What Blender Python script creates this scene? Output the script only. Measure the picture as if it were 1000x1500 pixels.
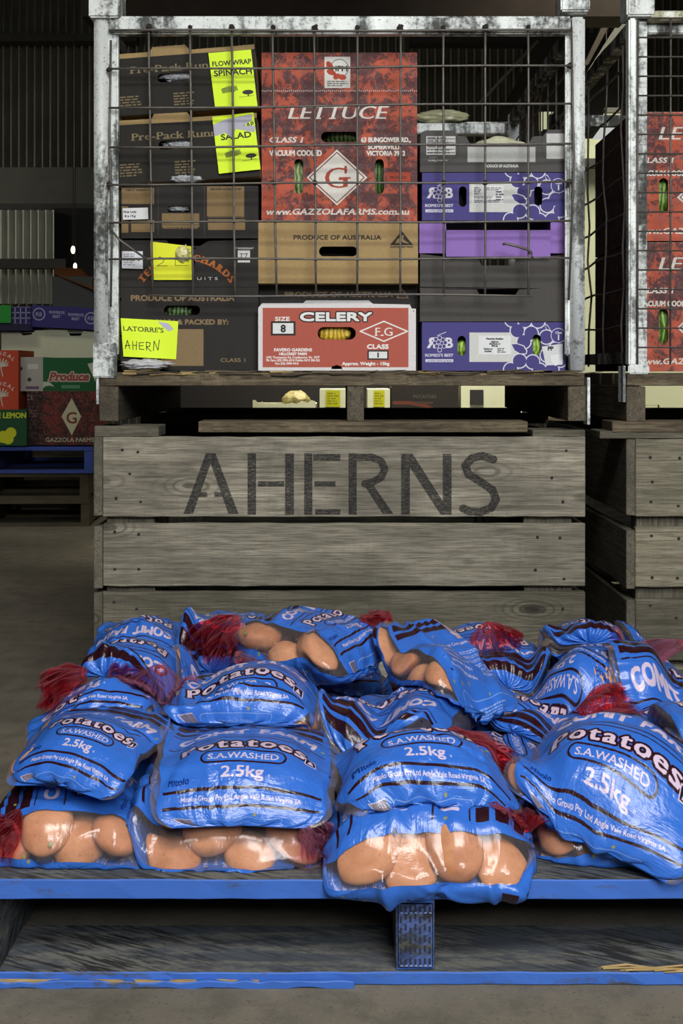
import bpy, bmesh, math, random
import numpy as np
from mathutils import Vector, Matrix, Euler, noise
for o in list(bpy.data.objects): bpy.data.objects.remove(o)
SC = bpy.context.scene; COL = SC.collection
PI = math.pi; R = math.radians
# ------------------------------------------------------------------ camera
F = 1850.0; HZ = 545.0; EYE = 0.87          # focal length in px of the 1000x1500 frame, horizon row, eye height
cd = bpy.data.cameras.new('camera'); cam = bpy.data.objects.new('camera', cd); COL.objects.link(cam)
cam.location = (0, 0, EYE); cam.rotation_euler = (R(90), 0, 0)
cd.sensor_fit = 'VERTICAL'; cd.sensor_height = 36; cd.lens = F/1500*36
cd.shift_y = -(750-HZ)/1500; cd.clip_start = .05
SC.camera = cam
# ------------------------------------------------------------------ light
w = bpy.data.worlds.new('world'); SC.world = w; w.use_nodes = True
w.node_tree.nodes['Background'].inputs[0].default_value = (.80, .92, 1.0, 1)
w.node_tree.nodes['Background'].inputs[1].default_value = .06
def area(name, loc, tgt, sx, sy, power, col):
    l = bpy.data.lights.new(name, 'AREA'); l.shape = 'RECTANGLE'; l.size = sx; l.size_y = sy
    l.energy = power; l.color = col
    if 'skylight' in name: l.spread = R(38 if power == 26 else 85)
    if power == 30: l.spread = R(60)
    o = bpy.data.objects.new(name, l); COL.objects.link(o); o.location = loc
    o.rotation_euler = (Vector(tgt)-Vector(loc)).to_track_quat('-Z', 'Y').to_euler()
    return o
area('doorway_and_fill_light', (.5, -2.4, 5.6), (.1, 2.7, .7), 4.2, 1.8, 520, (1, .985, .95))
area('doorway_and_fill_light', (1.3, -2.8, 3.1), (.1, 3.0, .95), 2.4, 1.6, 30, (.9, .95, 1))  # added fill, narrowed onto the stack to brighten its front
area('shed_skylight', (2.4, 7.6, 4.5), (2.2, 8.6, 0), 2.6, 1.6, 105, (1, .97, .80))  # added fill lamp to brighten the pale wall at right
area('shed_skylight', (.45, 4.9, 4.5), (.45, 6.2, .6), 1.4, .7, 26, (1, .97, .82))  # added fill lamp over the boxes in the pallet gap
area('shed_skylight', (-6.2, 10.4, 3.4), (-2.0, 12.6, 1.6), 1.5, 1.0, 12, (1, .98, .86))  # added fill lamp from the side, brings out the corrugations
area('shed_skylight', (-3.2, 5.2, 4.4), (-2.2, 7.2, .6), 1.2, .8, 9, (1, .97, .82))  # added fill lamp for the stack at left
SC.view_settings.view_transform = 'Standard'; SC.view_settings.look = 'None'
SC.view_settings.gamma = 1; SC.view_settings.use_curve_mapping = False; SC.view_settings.exposure = 0.0
# ------------------------------------------------------------------ helpers
def P(px, py, Y): return Vector(((px-500)*Y/F, Y, EYE-(py-HZ)*Y/F))
def tag(o, label=None, cat=None, group=None, kind=None):
    if label: o['label'] = label
    if cat: o['category'] = cat
    if group: o['group'] = group
    if kind: o['kind'] = kind
    return o
def empty(name, loc, label, cat, group=None, rot=(0, 0, 0)):
    o = bpy.data.objects.new(name, None); COL.objects.link(o); o.location = loc; o.rotation_euler = rot
    o.empty_display_size = .05
    return tag(o, label, cat, group)
def mobj(name, verts, faces, mat=None, parent=None, smooth=False, loc=None, rot=None, uvs=None, mis=None):
    me = bpy.data.meshes.new(name); me.from_pydata([tuple(v) for v in verts], [], [tuple(f) for f in faces])
    if mat is not None:
        for m in (mat if isinstance(mat, (list, tuple)) else [mat]): me.materials.append(m)
    if mis is not None: me.polygons.foreach_set('material_index', mis)
    if smooth: me.polygons.foreach_set('use_smooth', [True]*len(me.polygons))
    if uvs is not None:
        l = me.uv_layers.new(name='UVMap'); vi = np.empty(len(me.loops), 'i'); me.loops.foreach_get('vertex_index', vi)
        l.data.foreach_set('uv', np.asarray(uvs, 'f')[vi].ravel())
    me.update()
    o = bpy.data.objects.new(name, me); COL.objects.link(o)
    if parent: o.parent = parent
    if loc is not None: o.location = loc
    if rot is not None: o.rotation_euler = rot
    return o
class MB:
    def __init__(s): s.v = []; s.f = []; s.m = []
    def add(s, v, f, mi=0):
        n = len(s.v); s.v += [tuple(a) for a in v]; s.f += [tuple(i+n for i in a) for a in f]; s.m += [mi]*len(f)
    def box(s, x0, x1, y0, y1, z0, z1, mi=0):
        s.add([(x, y, z) for z in (z0, z1) for y in (y0, y1) for x in (x0, x1)],
              [(0, 2, 3, 1), (4, 5, 7, 6), (0, 1, 5, 4), (2, 6, 7, 3), (0, 4, 6, 2), (1, 3, 7, 5)], mi)
    def tube(s, pts, r, n=8, mi=0, cap=True):
        pts = [Vector(p) for p in pts]; rings = []
        up = Vector((0, 0, 1))
        for i, p in enumerate(pts):
            d = (pts[min(i+1, len(pts)-1)]-pts[max(i-1, 0)]).normalized()
            a = d.cross(up if abs(d.z) < .9 else Vector((1, 0, 0))).normalized(); b = d.cross(a)
            rr = r[i] if isinstance(r, (list, tuple)) else r
            rings.append([p+rr*(math.cos(t)*a+math.sin(t)*b) for t in [2*PI*k/n for k in range(n)]])
        v = [q for g in rings for q in g]; f = []
        for i in range(len(pts)-1):
            for k in range(n):
                a0 = i*n+k; a1 = i*n+(k+1) % n; f.append((a0, a1, a1+n, a0+n))
        if cap: f.append(tuple(range(n-1, -1, -1))); f.append(tuple(range((len(pts)-1)*n, len(pts)*n)))
        s.add(v, f, mi)
    def build(s, name, mat, parent=None, **k): return mobj(name, s.v, s.f, mat, parent, mis=s.m, **k)
def bevel(o, wd=.002, seg=1):
    bm = bmesh.new(); bm.from_mesh(o.data)
    bmesh.ops.bevel(bm, geom=bm.edges[:], offset=wd, segments=seg, affect='EDGES', clamp_overlap=True)
    bm.to_mesh(o.data); bm.free(); return o
# ------------------------------------------------------------------ print rasteriser (lettering and flat print are drawn here as pixel arrays)
_fc = {}
_tc = bpy.data.curves.new('lettering', 'FONT'); _to = bpy.data.objects.new('lettering', _tc); _tc.resolution_u = 3
def _tris(s):
    if s in _fc: return _fc[s]
    _tc.body = s; COL.objects.link(_to); bpy.context.view_layer.update()
    dg = bpy.context.evaluated_depsgraph_get(); e = _to.evaluated_get(dg); me = e.to_mesh()
    me.calc_loop_triangles()
    co = np.empty(len(me.vertices)*3, 'f'); me.vertices.foreach_get('co', co); co = co.reshape(-1, 3)[:, :2]
    ti = np.empty(len(me.loop_triangles)*3, 'i'); me.loop_triangles.foreach_get('vertices', ti)
    t = co[ti.reshape(-1, 3)] if len(ti) else np.zeros((0, 3, 2))
    e.to_mesh_clear(); COL.objects.unlink(_to); _fc[s] = t
    return t
def dil(m, rx, ry=None):
    ry = rx if ry is None else ry
    rx = int(round(rx)); ry = int(round(ry)); out = m.copy()
    if rx <= 0 and ry <= 0: return out
    H, W = m.shape
    for dy in range(-ry, ry+1):
        k = int(round(rx*math.sqrt(max(0, 1-(dy/(ry+.35))**2)))) if ry else rx
        row = m.copy()
        for dx in range(1, k+1):
            row[:, dx:] = np.maximum(row[:, dx:], m[:, :-dx]); row[:, :-dx] = np.maximum(row[:, :-dx], m[:, dx:])
        if dy > 0: out[dy:] = np.maximum(out[dy:], row[:-dy])
        elif dy < 0: out[:dy] = np.maximum(out[:dy], row[-dy:])
        else: out = np.maximum(out, row)
    return out
def tmask(s, cap, bold=0, serif=0, contrast=0, stretch=1.0, pad=6):
    """mask of a string, cap height in px; returns (mask, x of origin, y of baseline)"""
    K = 2; t = _tris(s); sc = cap*K/.729
    q = t*np.array([sc*stretch, sc]); pd = (pad+int(cap*.3))*K
    x0, x1 = (q[..., 0].min(), q[..., 0].max()) if len(q) else (0, 1)
    up = max(sc*.8, q[..., 1].max() if len(q) else 1); dn = min(-sc*.25, q[..., 1].min() if len(q) else 0)
    W = int(x1-x0+2*pd)//K*K+K; H = int(up-dn+2*pd)//K*K+K
    m = np.zeros((H, W), 'f'); base = pd+up
    q = np.stack([q[..., 0]-x0+pd, base-q[..., 1]], -1)
    for a, b, c in q:
        ix0 = max(int(min(a[0], b[0], c[0])), 0); ix1 = int(max(a[0], b[0], c[0]))+2
        iy0 = max(int(min(a[1], b[1], c[1])), 0); iy1 = int(max(a[1], b[1], c[1]))+2
        X = np.arange(ix0, ix1)+.5; Y = (np.arange(iy0, iy1)+.5)[:, None]
        d = (b[0]-a[0])*(c[1]-a[1])-(b[1]-a[1])*(c[0]-a[0])
        if abs(d) < 1e-9: continue
        w0 = ((b[0]-a[0])*(Y-a[1])-(b[1]-a[1])*(X-a[0]))/d
        w1 = ((c[0]-b[0])*(Y-b[1])-(c[1]-b[1])*(X-b[0]))/d
        w2 = 1-w0-w1
        sub = m[iy0:iy1, ix0:ix1]; ins = (w0 >= -1e-4) & (w1 >= -1e-4) & (w2 >= -1e-4)
        sub[ins[:sub.shape[0], :sub.shape[1]]] = 1
    if contrast:    # thin the horizontals: erode vertically
        k = int(contrast*K)
        inv = dil(1-m, 0, k); m = 1-inv
    if serif:
        sv = serif*K; th = max(1, int(sv*.45))
        for row, dr in ((base-2-(contrast*K), 1), (base-cap*K+2+(contrast*K), -1)):
            r = m[int(row)] > .5; e = np.flatnonzero(np.diff(np.concatenate([[0], r.astype('i'), [0]])))
            for i in range(0, len(e), 2):
                if e[i+1]-e[i] < cap*K*.36:
                    y0, y1 = (base-th, base) if dr > 0 else (base-cap*K, base-cap*K+th)
                    m[int(y0):int(y1)+1, max(0, int(e[i]-sv)):int(e[i+1]+sv)] = 1
    if bold: m = dil(m, bold*K, bold*K*(.55 if contrast else 1))
    m = m.reshape(H//K, K, W//K, K).mean((1, 3))
    return m, (pd-0)/K, base/K, (x1-x0)/K
class Img:
    def __init__(s, w, h, bg=None):
        s.a = np.zeros((int(h), int(w), 4), 'f'); s.w = int(w); s.h = int(h)
        if bg is not None: s.a[:] = (*bg, 1)
    def over(s, x0, y0, m, col, al=1.0):
        h, w = m.shape; X0 = max(x0, 0); Y0 = max(y0, 0); X1 = min(x0+w, s.w); Y1 = min(y0+h, s.h)
        if X1 <= X0 or Y1 <= Y0: return
        k = m[Y0-y0:Y1-y0, X0-x0:X1-x0, None]*al; d = s.a[Y0:Y1, X0:X1]
        if col is None: d[..., 3:] *= 1-k; return
        oa = k+d[..., 3:]*(1-k)
        d[..., :3] = (np.array(col, 'f')*k+d[..., :3]*d[..., 3:]*(1-k))/np.maximum(oa, 1e-6); d[..., 3:] = oa
    def paste(s, m, ox, oy, x, y, ang, col, shear=0, al=1.0):
        """mask pixel (ox,oy) lands on image (x,y), turned by ang degrees (clockwise on the picture)"""
        H, W = m.shape
        if abs(ang) < 1e-6 and abs(shear) < 1e-6:
            return s.over(int(round(x-ox)), int(round(y-oy)), m, col, al)
        c, sn = math.cos(R(ang)), math.sin(R(ang))
        cs = np.array([(-ox, -oy), (W-ox, -oy), (-ox, H-oy), (W-ox, H-oy)]); cs[:, 0] -= shear*cs[:, 1]
        ex = x+cs[:, 0]*c-cs[:, 1]*sn; ey = y+cs[:, 0]*sn+cs[:, 1]*c
        X0 = int(ex.min()); X1 = int(ex.max())+2; Y0 = int(ey.min()); Y1 = int(ey.max())+2
        gx = np.arange(X0, X1)+.5-x; gy = (np.arange(Y0, Y1)+.5-y)[:, None]
        u = gx*c+gy*sn; v = -gx*sn+gy*c; u = u+shear*v+ox-.5; v = v+oy-.5
        iu = np.floor(u).astype('i'); iv = np.floor(v).astype('i'); fu = u-iu; fv = v-iv
        ok = (iu >= 0) & (iu < W-1) & (iv >= 0) & (iv < H-1); iu = np.clip(iu, 0, W-2); iv = np.clip(iv, 0, H-2)
        k = (m[iv, iu]*(1-fu)+m[iv, iu+1]*fu)*(1-fv)+(m[iv+1, iu]*(1-fu)+m[iv+1, iu+1]*fu)*fv
        s.over(X0, Y0, (k*ok).astype('f'), col, al)
    def text(s, t, x, y, cap, col, align='c', bold=0, ang=0, shear=0, outline=None, ow=2, serif=0, contrast=0, stretch=1.0, fit=None, al=1.0):
        m, ox, oy, tw = tmask(t, cap, bold, serif, contrast, stretch)
        if fit:
            stretch = stretch*fit/tw; m, ox, oy, tw = tmask(t, cap, bold, serif, contrast, stretch)
        if align == 'c': ox += tw/2
        elif align == 'r': ox += tw
        if outline is not None: s.paste(dil(m, ow), ox, oy, x, y, ang, outline, shear)
        s.paste(m, ox, oy, x, y, ang, col, shear, al)
    def arc(s, t, cx, cy, rad, a0, a1, cap, col, bold=0, outline=None, ow=2, serif=0, contrast=0, stretch=1.0):
        """letters along a circle; angles in degrees, 0 = up, clockwise"""
        ms = [None if ch == ' ' else tmask(ch, cap, bold, serif, contrast, stretch) for ch in t]
        ws = [cap*.5 if m is None else m[3] for m in ms]; tot = sum(ws); n = len(t)
        gap = (abs(rad)*R(abs(a1-a0))-tot)/max(1, n-1); p = 0
        for ps in (0, 1):
            p = 0
            for m, wd in zip(ms, ws):
                a = a0+(a1-a0)*((p+wd/2)/(tot+gap*(n-1))); p += wd+gap
                if m is None: continue
                x = cx+rad*math.sin(R(a)); y = cy-rad*math.cos(R(a))
                if ps == 0 and outline is not None: s.paste(dil(m[0], ow), m[1]+wd/2, m[2], x, y, a, outline)
                if ps == 1: s.paste(m[0], m[1]+wd/2, m[2], x, y, a, col)
    def field(s, x0, y0, x1, y1, fn, col, al=1.0):
        X0 = max(int(x0), 0); X1 = min(int(x1)+2, s.w); Y0 = max(int(y0), 0); Y1 = min(int(y1)+2, s.h)
        if X1 <= X0 or Y1 <= Y0: return
        gx, gy = np.meshgrid(np.arange(X0, X1)+.5, np.arange(Y0, Y1)+.5)
        s.over(X0, Y0, np.clip(.5-fn(gx, gy), 0, 1).astype('f'), col, al)
    def rect(s, x0, y0, x1, y1, col, r=0, line=0, al=1.0):
        cx, cy, hx, hy = (x0+x1)/2, (y0+y1)/2, (x1-x0)/2-r, (y1-y0)/2-r
        def fn(X, Y):
            dx = np.abs(X-cx)-hx; dy = np.abs(Y-cy)-hy
            d = np.hypot(np.maximum(dx, 0), np.maximum(dy, 0))+np.minimum(np.maximum(dx, dy), 0)-r
            return np.abs(d)-line/2 if line else d
        s.field(x0-line, y0-line, x1+line, y1+line, fn, col, al)
    def circ(s, cx, cy, rx, col, ry=None, line=0, ang=0):
        ry = ry or rx; c, sn = math.cos(R(ang)), math.sin(R(ang)); m = max(rx, ry)
        def fn(X, Y):
            u = (X-cx)*c+(Y-cy)*sn; v = -(X-cx)*sn+(Y-cy)*c
            d = (np.hypot(u/rx, v/ry)-1)*min(rx, ry)
            return np.abs(d)-line/2 if line else d
        s.field(cx-m-line, cy-m-line, cx+m+line, cy+m+line, fn, col)
    def poly(s, pts, col, al=1.0):
        p = np.array(pts, 'f'); x0, y0 = p.min(0); x1, y1 = p.max(0)
        X0 = max(int(x0)-1, 0); X1 = min(int(x1)+2, s.w); Y0 = max(int(y0)-1, 0); Y1 = min(int(y1)+2, s.h)
        if X1 <= X0 or Y1 <= Y0: return
        acc = np.zeros((Y1-Y0, X1-X0), 'f')
        for sx in (.25, .75):
            for sy in (.25, .75):
                gx, gy = np.meshgrid(np.arange(X0, X1)+sx, np.arange(Y0, Y1)+sy); ins = np.zeros(gx.shape, bool)
                for i in range(len(p)):
                    a, b = p[i], p[i-1]
                    if a[1] == b[1]: continue
                    ins ^= ((a[1] > gy) != (b[1] > gy)) & (gx < (b[0]-a[0])*(gy-a[1])/(b[1]-a[1])+a[0])
                acc += ins*.25
        s.over(X0, Y0, acc, col, al)
    def line(s, pts, wd, col, al=1.0):
        for (ax, ay), (bx, by) in zip(pts[:-1], pts[1:]):
            L2 = max((bx-ax)**2+(by-ay)**2, 1e-6)
            def fn(X, Y):
                t = np.clip(((X-ax)*(bx-ax)+(Y-ay)*(by-ay))/L2, 0, 1)
                return np.hypot(X-ax-t*(bx-ax), Y-ay-t*(by-ay))-wd/2
            s.field(min(ax, bx)-wd, min(ay, by)-wd, max(ax, bx)+wd, max(ay, by)+wd, fn, col, al)
    def block(s, x0, y0, x1, y1, rows, col, seed=0, ch=None):
        """rows of tiny unreadable print"""
        rg = random.Random(seed); hh = (y1-y0)/rows
        for r in range(rows):
            x = x0; e = x1-rg.random()*.3*(x1-x0)
            while x < e:
                wd = hh*(.6+rg.random()*2.2); s.rect(x, y0+r*hh+hh*.2, min(x+wd, e), y0+r*hh+hh*.72, col, al=.75); x += wd+hh*.45
    def image(s, name):
        im = bpy.data.images.new(name, s.w, s.h, alpha=True); im.alpha_mode = 'CHANNEL_PACKED'
        im.pixels.foreach_set(np.ascontiguousarray(s.a[::-1]).ravel()); im.update()
        return im
def hexc(h): return tuple(int(h[i:i+2], 16)/255 for i in (0, 2, 4))
DECK = .150; PF = 1.791                     # deck height and front edge of the blue pallet
# ------------------------------------------------------------------ materials
class NM:
    def __init__(s, name):
        s.m = bpy.data.materials.new(name); s.m.use_nodes = True; s.t = s.m.node_tree; s.b = s.t.nodes['Principled BSDF']
        s.out = s.t.nodes['Material Output']
    def n(s, typ, ins=None, **kw):
        x = s.t.nodes.new('ShaderNode'+typ)
        for k, v in kw.items(): setattr(x, k, v)
        for k, v in (ins or {}).items(): s.set(x.inputs[k], v)
        return x
    def set(s, sock, v):
        if hasattr(v, 'is_output') or isinstance(v, bpy.types.NodeSocket): s.t.links.new(v, sock)
        elif isinstance(v, (tuple, list)) and sock.type == 'RGBA' and len(v) == 3: sock.default_value = (*v, 1)
        else: sock.default_value = v
    def co(s, kind='Object', scale=(1, 1, 1), rnd=True, loc=None):
        c = s.n('TexCoord').outputs[kind]
        mp = s.n('Mapping', {0: c, 'Scale': scale})
        if rnd:
            oi = s.n('ObjectInfo').outputs['Random']
            mu = s.n('Math', {0: oi, 1: 37.0}, operation='MULTIPLY').outputs[0]
            cb = s.n('CombineXYZ', {0: mu, 1: mu, 2: mu}).outputs[0]; s.set(mp.inputs['Location'], cb)
        return mp.outputs[0]
    def noise(s, v, sc, det=4, rough=.6, dist=0):
        return s.n('TexNoise', {'Vector': v, 'Scale': sc, 'Detail': det, 'Roughness': rough, 'Distortion': dist}).outputs['Fac']
    def ramp(s, f, stops):
        r = s.n('ValToRGB', {0: f}); e = r.color_ramp.elements
        while len(e) < len(stops): e.new(.5)
        for i, (p, c) in enumerate(stops):
            e[i].position = p; e[i].color = (*c, 1) if isinstance(c, (tuple, list)) else (c, c, c, 1)
        return r.outputs[0]
    def mix(s, f, a, b, mode='MIX'):
        x = s.n('Mix', data_type='RGBA', blend_type=mode); s.set(x.inputs[0], f); s.set(x.inputs[6], a); s.set(x.inputs[7], b)
        return x.outputs[2]
    def math(s, op, a, b=0.0, clamp=False):
        x = s.n('Math', {0: a, 1: b}, operation=op); x.use_clamp = clamp; return x.outputs[0]
    def bump(s, h, st, dist=.002, nrm=None):
        x = s.n('Bump', {'Height': h, 'Strength': st, 'Distance': dist})
        if nrm: s.set(x.inputs['Normal'], nrm)
        return x.outputs[0]
    def fin(s, col=None, rough=None, nrm=None, metal=None, spec=None, **k):
        for key, v in (('Base Color', col), ('Roughness', rough), ('Normal', nrm), ('Metallic', metal), ('Specular IOR Level', spec)):
            if v is not None: s.set(s.b.inputs[key], v)
        for key, v in k.items(): s.set(s.b.inputs[key.replace('_', ' ')], v)
        return s.m
def lin(h):
    c = hexc(h) if isinstance(h, str) else h
    return tuple((x/12.92 if x <= .04045 else ((x+.055)/1.055)**2.4) for x in c)
def wood(name, c1, c2, dark=.35, knots=True, img=None, rough=.85, imgcol=(.012, .011, .012)):
    a = NM(name); v = a.co('Object'); c1, c2 = lin(c1), lin(c2)
    st = a.n('Mapping', {0: v, 'Scale': (1.1, 30, 30)}).outputs[0]
    wob = a.noise(a.n('Mapping', {0: v, 'Scale': (3, 7, 7)}).outputs[0], 1.0, 3)
    grain = a.noise(st, 2.2, 6, .62, 1.2)
    fine = a.noise(a.n('Mapping', {0: v, 'Scale': (9, 190, 190)}).outputs[0], 1.5, 4, .7)
    saw = a.noise(a.n('Mapping', {0: v, 'Scale': (230, 14, 14)}).outputs[0], 1.0, 3, .6)
    col = a.mix(a.ramp(grain, [(.30, 0), (.72, 1)]), c1, c2)
    col = a.mix(a.math('MULTIPLY', a.ramp(fine, [(.40, 1), (.56, 0)]), .55), col, tuple(x*dark for x in c1))
    col = a.mix(a.math('MULTIPLY', a.ramp(saw, [(.45, 1), (.62, 0)]), .07), col, tuple(x*.5 for x in c1))
    col = a.mix(a.math('MULTIPLY', a.ramp(wob, [(.36, 1), (.58, 0)]), .55), col, tuple(x*.40 for x in c1))
    dirt = a.noise(v, 5.5, 5, .7)
    col = a.mix(a.math('MULTIPLY', a.ramp(dirt, [(.55, 0), (.75, 1)]), .5), col, (.03, .027, .022))
    h = a.math('ADD', grain, a.math('MULTIPLY', fine, .6))
    if knots:
        kv = a.n('Mapping', {0: v, 'Scale': (3.4, 7.0, 9.0)}).outputs[0]
        kv = a.mix(.06, kv, a.n('TexNoise', {'Vector': v, 'Scale': 14.0}).outputs['Color'])
        vo = a.n('TexVoronoi', {'Vector': kv, 'Scale': 1.0, 'Randomness': 1.0}).outputs['Distance']
        ring = a.n('Math', {0: a.math('MULTIPLY', vo, 90.0)}, operation='SINE').outputs[0]
        near = a.ramp(vo, [(.14, 1), (.34, 0)])
        col = a.mix(a.math('MULTIPLY', a.math('MULTIPLY', a.ramp(ring, [(.2, 0), (.8, 1)]), near), .6), col, tuple(x*.35 for x in c1))
        col = a.mix(a.math('MULTIPLY', a.ramp(vo, [(.05, 1), (.11, 0)]), .85), col, (.022, .018, .014))
    if img:
        u = a.n('TexCoord').outputs['UV']; t = a.n('TexImage', {0: u}); t.image = img; t.extension = 'CLIP'
        wear = a.ramp(a.noise(a.n('Mapping', {0: v, 'Scale': (60, 200, 200)}).outputs[0], 1.6, 5, .75), [(.34, .45), (.55, .93)])
        col = a.mix(a.math('MULTIPLY', t.outputs['Alpha'], wear), col, imgcol)
    return a.fin(col, rough, a.bump(h, .55, .0015), spec=.25)
def painted(name, c, under, wear=.5, rough=.55, scratches=True):
    """blue pallet paint, rubbed through to bare boards"""
    a = NM(name); v = a.co('Object'); c, under = lin(c), lin(under)
    n1 = a.noise(a.n('Mapping', {0: v, 'Scale': (2.5, 16, 16)}).outputs[0], 2.2, 8, .72)
    n2 = a.noise(v, 60, 4, .7)
    k = a.math('ADD', a.math('MULTIPLY', n1, .8), a.math('MULTIPLY', n2, .2))
    m = a.ramp(k, [(wear-.03, 0), (wear+.05, 1)])
    cc = a.mix(a.noise(v, 9, 5), tuple(x*.75 for x in c), tuple(min(1, x*1.2) for x in c))
    col = a.mix(m, cc, under)
    dk = a.noise(a.n('Mapping', {0: a.n('Mapping', {0: v, 'Rotation': (0, .5, 0)}).outputs[0], 'Scale': (14, 60, 150)}).outputs[0], 1.0, 4, .6)
    dm = a.noise(v, 5, 3)
    if scratches: col = a.mix(a.math('MULTIPLY', a.math('MULTIPLY', a.ramp(dk, [(.48, 0), (.56, 1)]), a.ramp(dm, [(.38, .15), (.58, 1)])), .9), col, (.013, .013, .014))
    return a.fin(col, rough, a.bump(k, .5, .002), spec=.35)
def galv(name, bright='c9cbc4', dark='55564f', rust=.06, metal=.12):
    a = NM(name); v = a.co('Object', (1, 1, 1))
    n1 = a.noise(a.n('Mapping', {0: v, 'Scale': (12, 12, 2.2)}).outputs[0], 1.4, 5, .62, .3); n2 = a.noise(v, 70, 4, .75)
    k = a.math('ADD', a.math('MULTIPLY', n1, .7), a.math('MULTIPLY', n2, .3))
    col = a.ramp(k, [(.32, lin('35342f')), (.42, lin(dark)), (.51, lin(bright)), (.66, lin('e6e7e0'))])
    sp = a.noise(v, 130, 3, .8); col = a.mix(a.math('MULTIPLY', a.ramp(sp, [(.60, 0), (.67, 1)]), .75), col, lin('34322d'))
    ru = a.ramp(a.noise(v, 11, 5, .8), [(.66-rust, 0), (.76-rust, 1)])
    col = a.mix(a.math('MULTIPLY', ru, .8), col, lin('4a3120'))
    return a.fin(col, a.ramp(k, [(.4, .75), (.6, .48)]), a.bump(k, .3, .001), metal=metal, spec=.5)
def plain(name, c, rough=.7, metal=0, var=.12, bump=0, scale=25, **k):
    a = NM(name); v = a.co('Object'); c = lin(c); n = a.noise(v, scale, 5, .65)
    col = a.mix(a.ramp(n, [(.3, 0), (.7, 1)]), tuple(x*(1-var) for x in c), tuple(min(1, x*(1+var)) for x in c))
    return a.fin(col, rough, a.bump(n, bump, .001) if bump else None, metal=metal, **k)
def card(name, base, img=None, mottle=None, rough=.72, speck=.10):
    """printed corrugated cardboard: base colour, faint flutes, print from the drawn sheet on top"""
    a = NM(name); v = a.co('Object', rnd=True); c = lin(base)
    n = a.noise(v, 160, 3, .7); big = a.noise(v, 7, 4, .6)
    col = a.mix(a.math('MULTIPLY', n, 1.0), tuple(x*(1-speck*2) for x in c), tuple(min(1, x*(1+speck*2)) for x in c))
    col = a.mix(a.math('MULTIPLY', a.ramp(big, [(.5, 0), (.75, 1)]), .25), col, tuple(x*.6 for x in c))
    if mottle:
        m1 = a.noise(v, 30, 9, .82, .4); m2 = a.noise(v, 9, 6, .7)
        k = a.math('ADD', a.math('MULTIPLY', m1, .62), a.math('MULTIPLY', m2, .38))
        col = a.mix(a.math('MULTIPLY', a.ramp(k, [(.475, 0), (.515, 1)]), .92), col, lin(mottle))
        m3 = a.noise(v, 75, 6, .8); col = a.mix(a.math('MULTIPLY', a.ramp(m3, [(.5, 0), (.60, 1)]), .55), col, lin('7c615c'))
    if img:
        u = a.n('TexCoord').outputs['UV']; t = a.n('TexImage', {0: u}); t.image = img; t.extension = 'CLIP'
        ink = a.mix(a.math('MULTIPLY', n, .30), t.outputs['Color'], (.05, .045, .04))
        col = a.mix(t.outputs['Alpha'], col, ink)
    fl = a.n('TexWave', {'Vector': v, 'Scale': 60.0, 'Distortion': .3}, wave_type='BANDS', bands_direction='X').outputs['Fac']
    return a.fin(col, rough, a.bump(fl, .10, .0006), spec=.3)
def film_mat(img):
    a = NM('printed film'); u = a.n('TexCoord').outputs['UV']; t = a.n('TexImage', {0: u}); t.image = img
    t.interpolation = 'Cubic'
    g = a.n('ObjectInfo').outputs['Random']; off = a.n('CombineXYZ', {0: a.math('MULTIPLY', g, 31.0), 1: a.math('MULTIPLY', g, 17.0)}).outputs[0]
    uv = a.n('Mapping', {0: u, 'Location': off}).outputs[0]
    # crinkles: ridged noise, long in the direction of the bag and also across
    def ridge(sc, mp, det=4, dist=.6, w=9.0):
        n = a.noise(a.n('Mapping', {0: uv, 'Scale': mp, 'Rotation': (0, 0, .35)}).outputs[0], sc, det, .55, dist)
        k = a.n('Math', {0: a.math('SUBTRACT', n, .5)}, operation='ABSOLUTE').outputs[0]
        return a.ramp(k, [(0, 1), (1/w, 0)])
    r1 = ridge(3.2, (3.6, 1.5, 1)); r2 = ridge(7.5, (2.2, 1.2, 1)); r3 = ridge(5.0, (1.2, 3.4, 1)); sm = a.noise(uv, 13, 3)
    mk2 = a.ramp(a.noise(uv, 2.6, 2), [(.46, 0), (.60, 1)]); mk = a.ramp(a.noise(uv, 3.6, 2), [(.40, 0), (.62, 1)])
    h = a.math('ADD', a.math('MULTIPLY', a.math('MULTIPLY', r1, a.math('ADD', mk2, .18)), .75), a.math('MULTIPLY', a.math('MULTIPLY', r2, mk), .35))
    h = a.math('ADD', h, a.math('MULTIPLY', r3, .28)); h = a.math('ADD', h, a.math('MULTIPLY', sm, .22))
    nb = a.bump(h, .50, .0024)
    a.fin(a.mix(1.0, t.outputs['Color'], (.66, .665, .72), 'MULTIPLY'), .29, nb, spec=.36); a.set(a.b.inputs['Coat Weight'], .25); a.set(a.b.inputs['Coat Roughness'], .10); a.set(a.b.inputs['Coat Normal'], nb)
    nb2 = a.bump(h, .22, .0024); gl = a.n('BsdfGlossy', {'Roughness': .17, 'Normal': nb2, 'Color': (1, .93, .93, 1)}); tr = a.n('BsdfTransparent', {'Color': (1, .955, .93, 1)})
    fc = a.n('LayerWeight', {'Blend': .5, 'Normal': nb2}).outputs['Facing']; fr = a.math('MULTIPLY', a.math('POWER', fc, 4.0), .45)
    cl = a.n('MixShader', {0: a.math('ADD', fr, .035), 1: tr.outputs[0], 2: gl.outputs[0]})
    hz = a.n('BsdfDiffuse', {'Color': (.85, .72, .72, 1), 'Normal': nb}); cl = a.n('MixShader', {0: .06, 1: cl.outputs[0], 2: hz.outputs[0]})
    mx = a.n('MixShader', {0: t.outputs['Alpha'], 1: cl.outputs[0], 2: a.b.outputs[0]})
    a.t.links.new(mx.outputs[0], a.out.inputs[0]); return a.m
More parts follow.
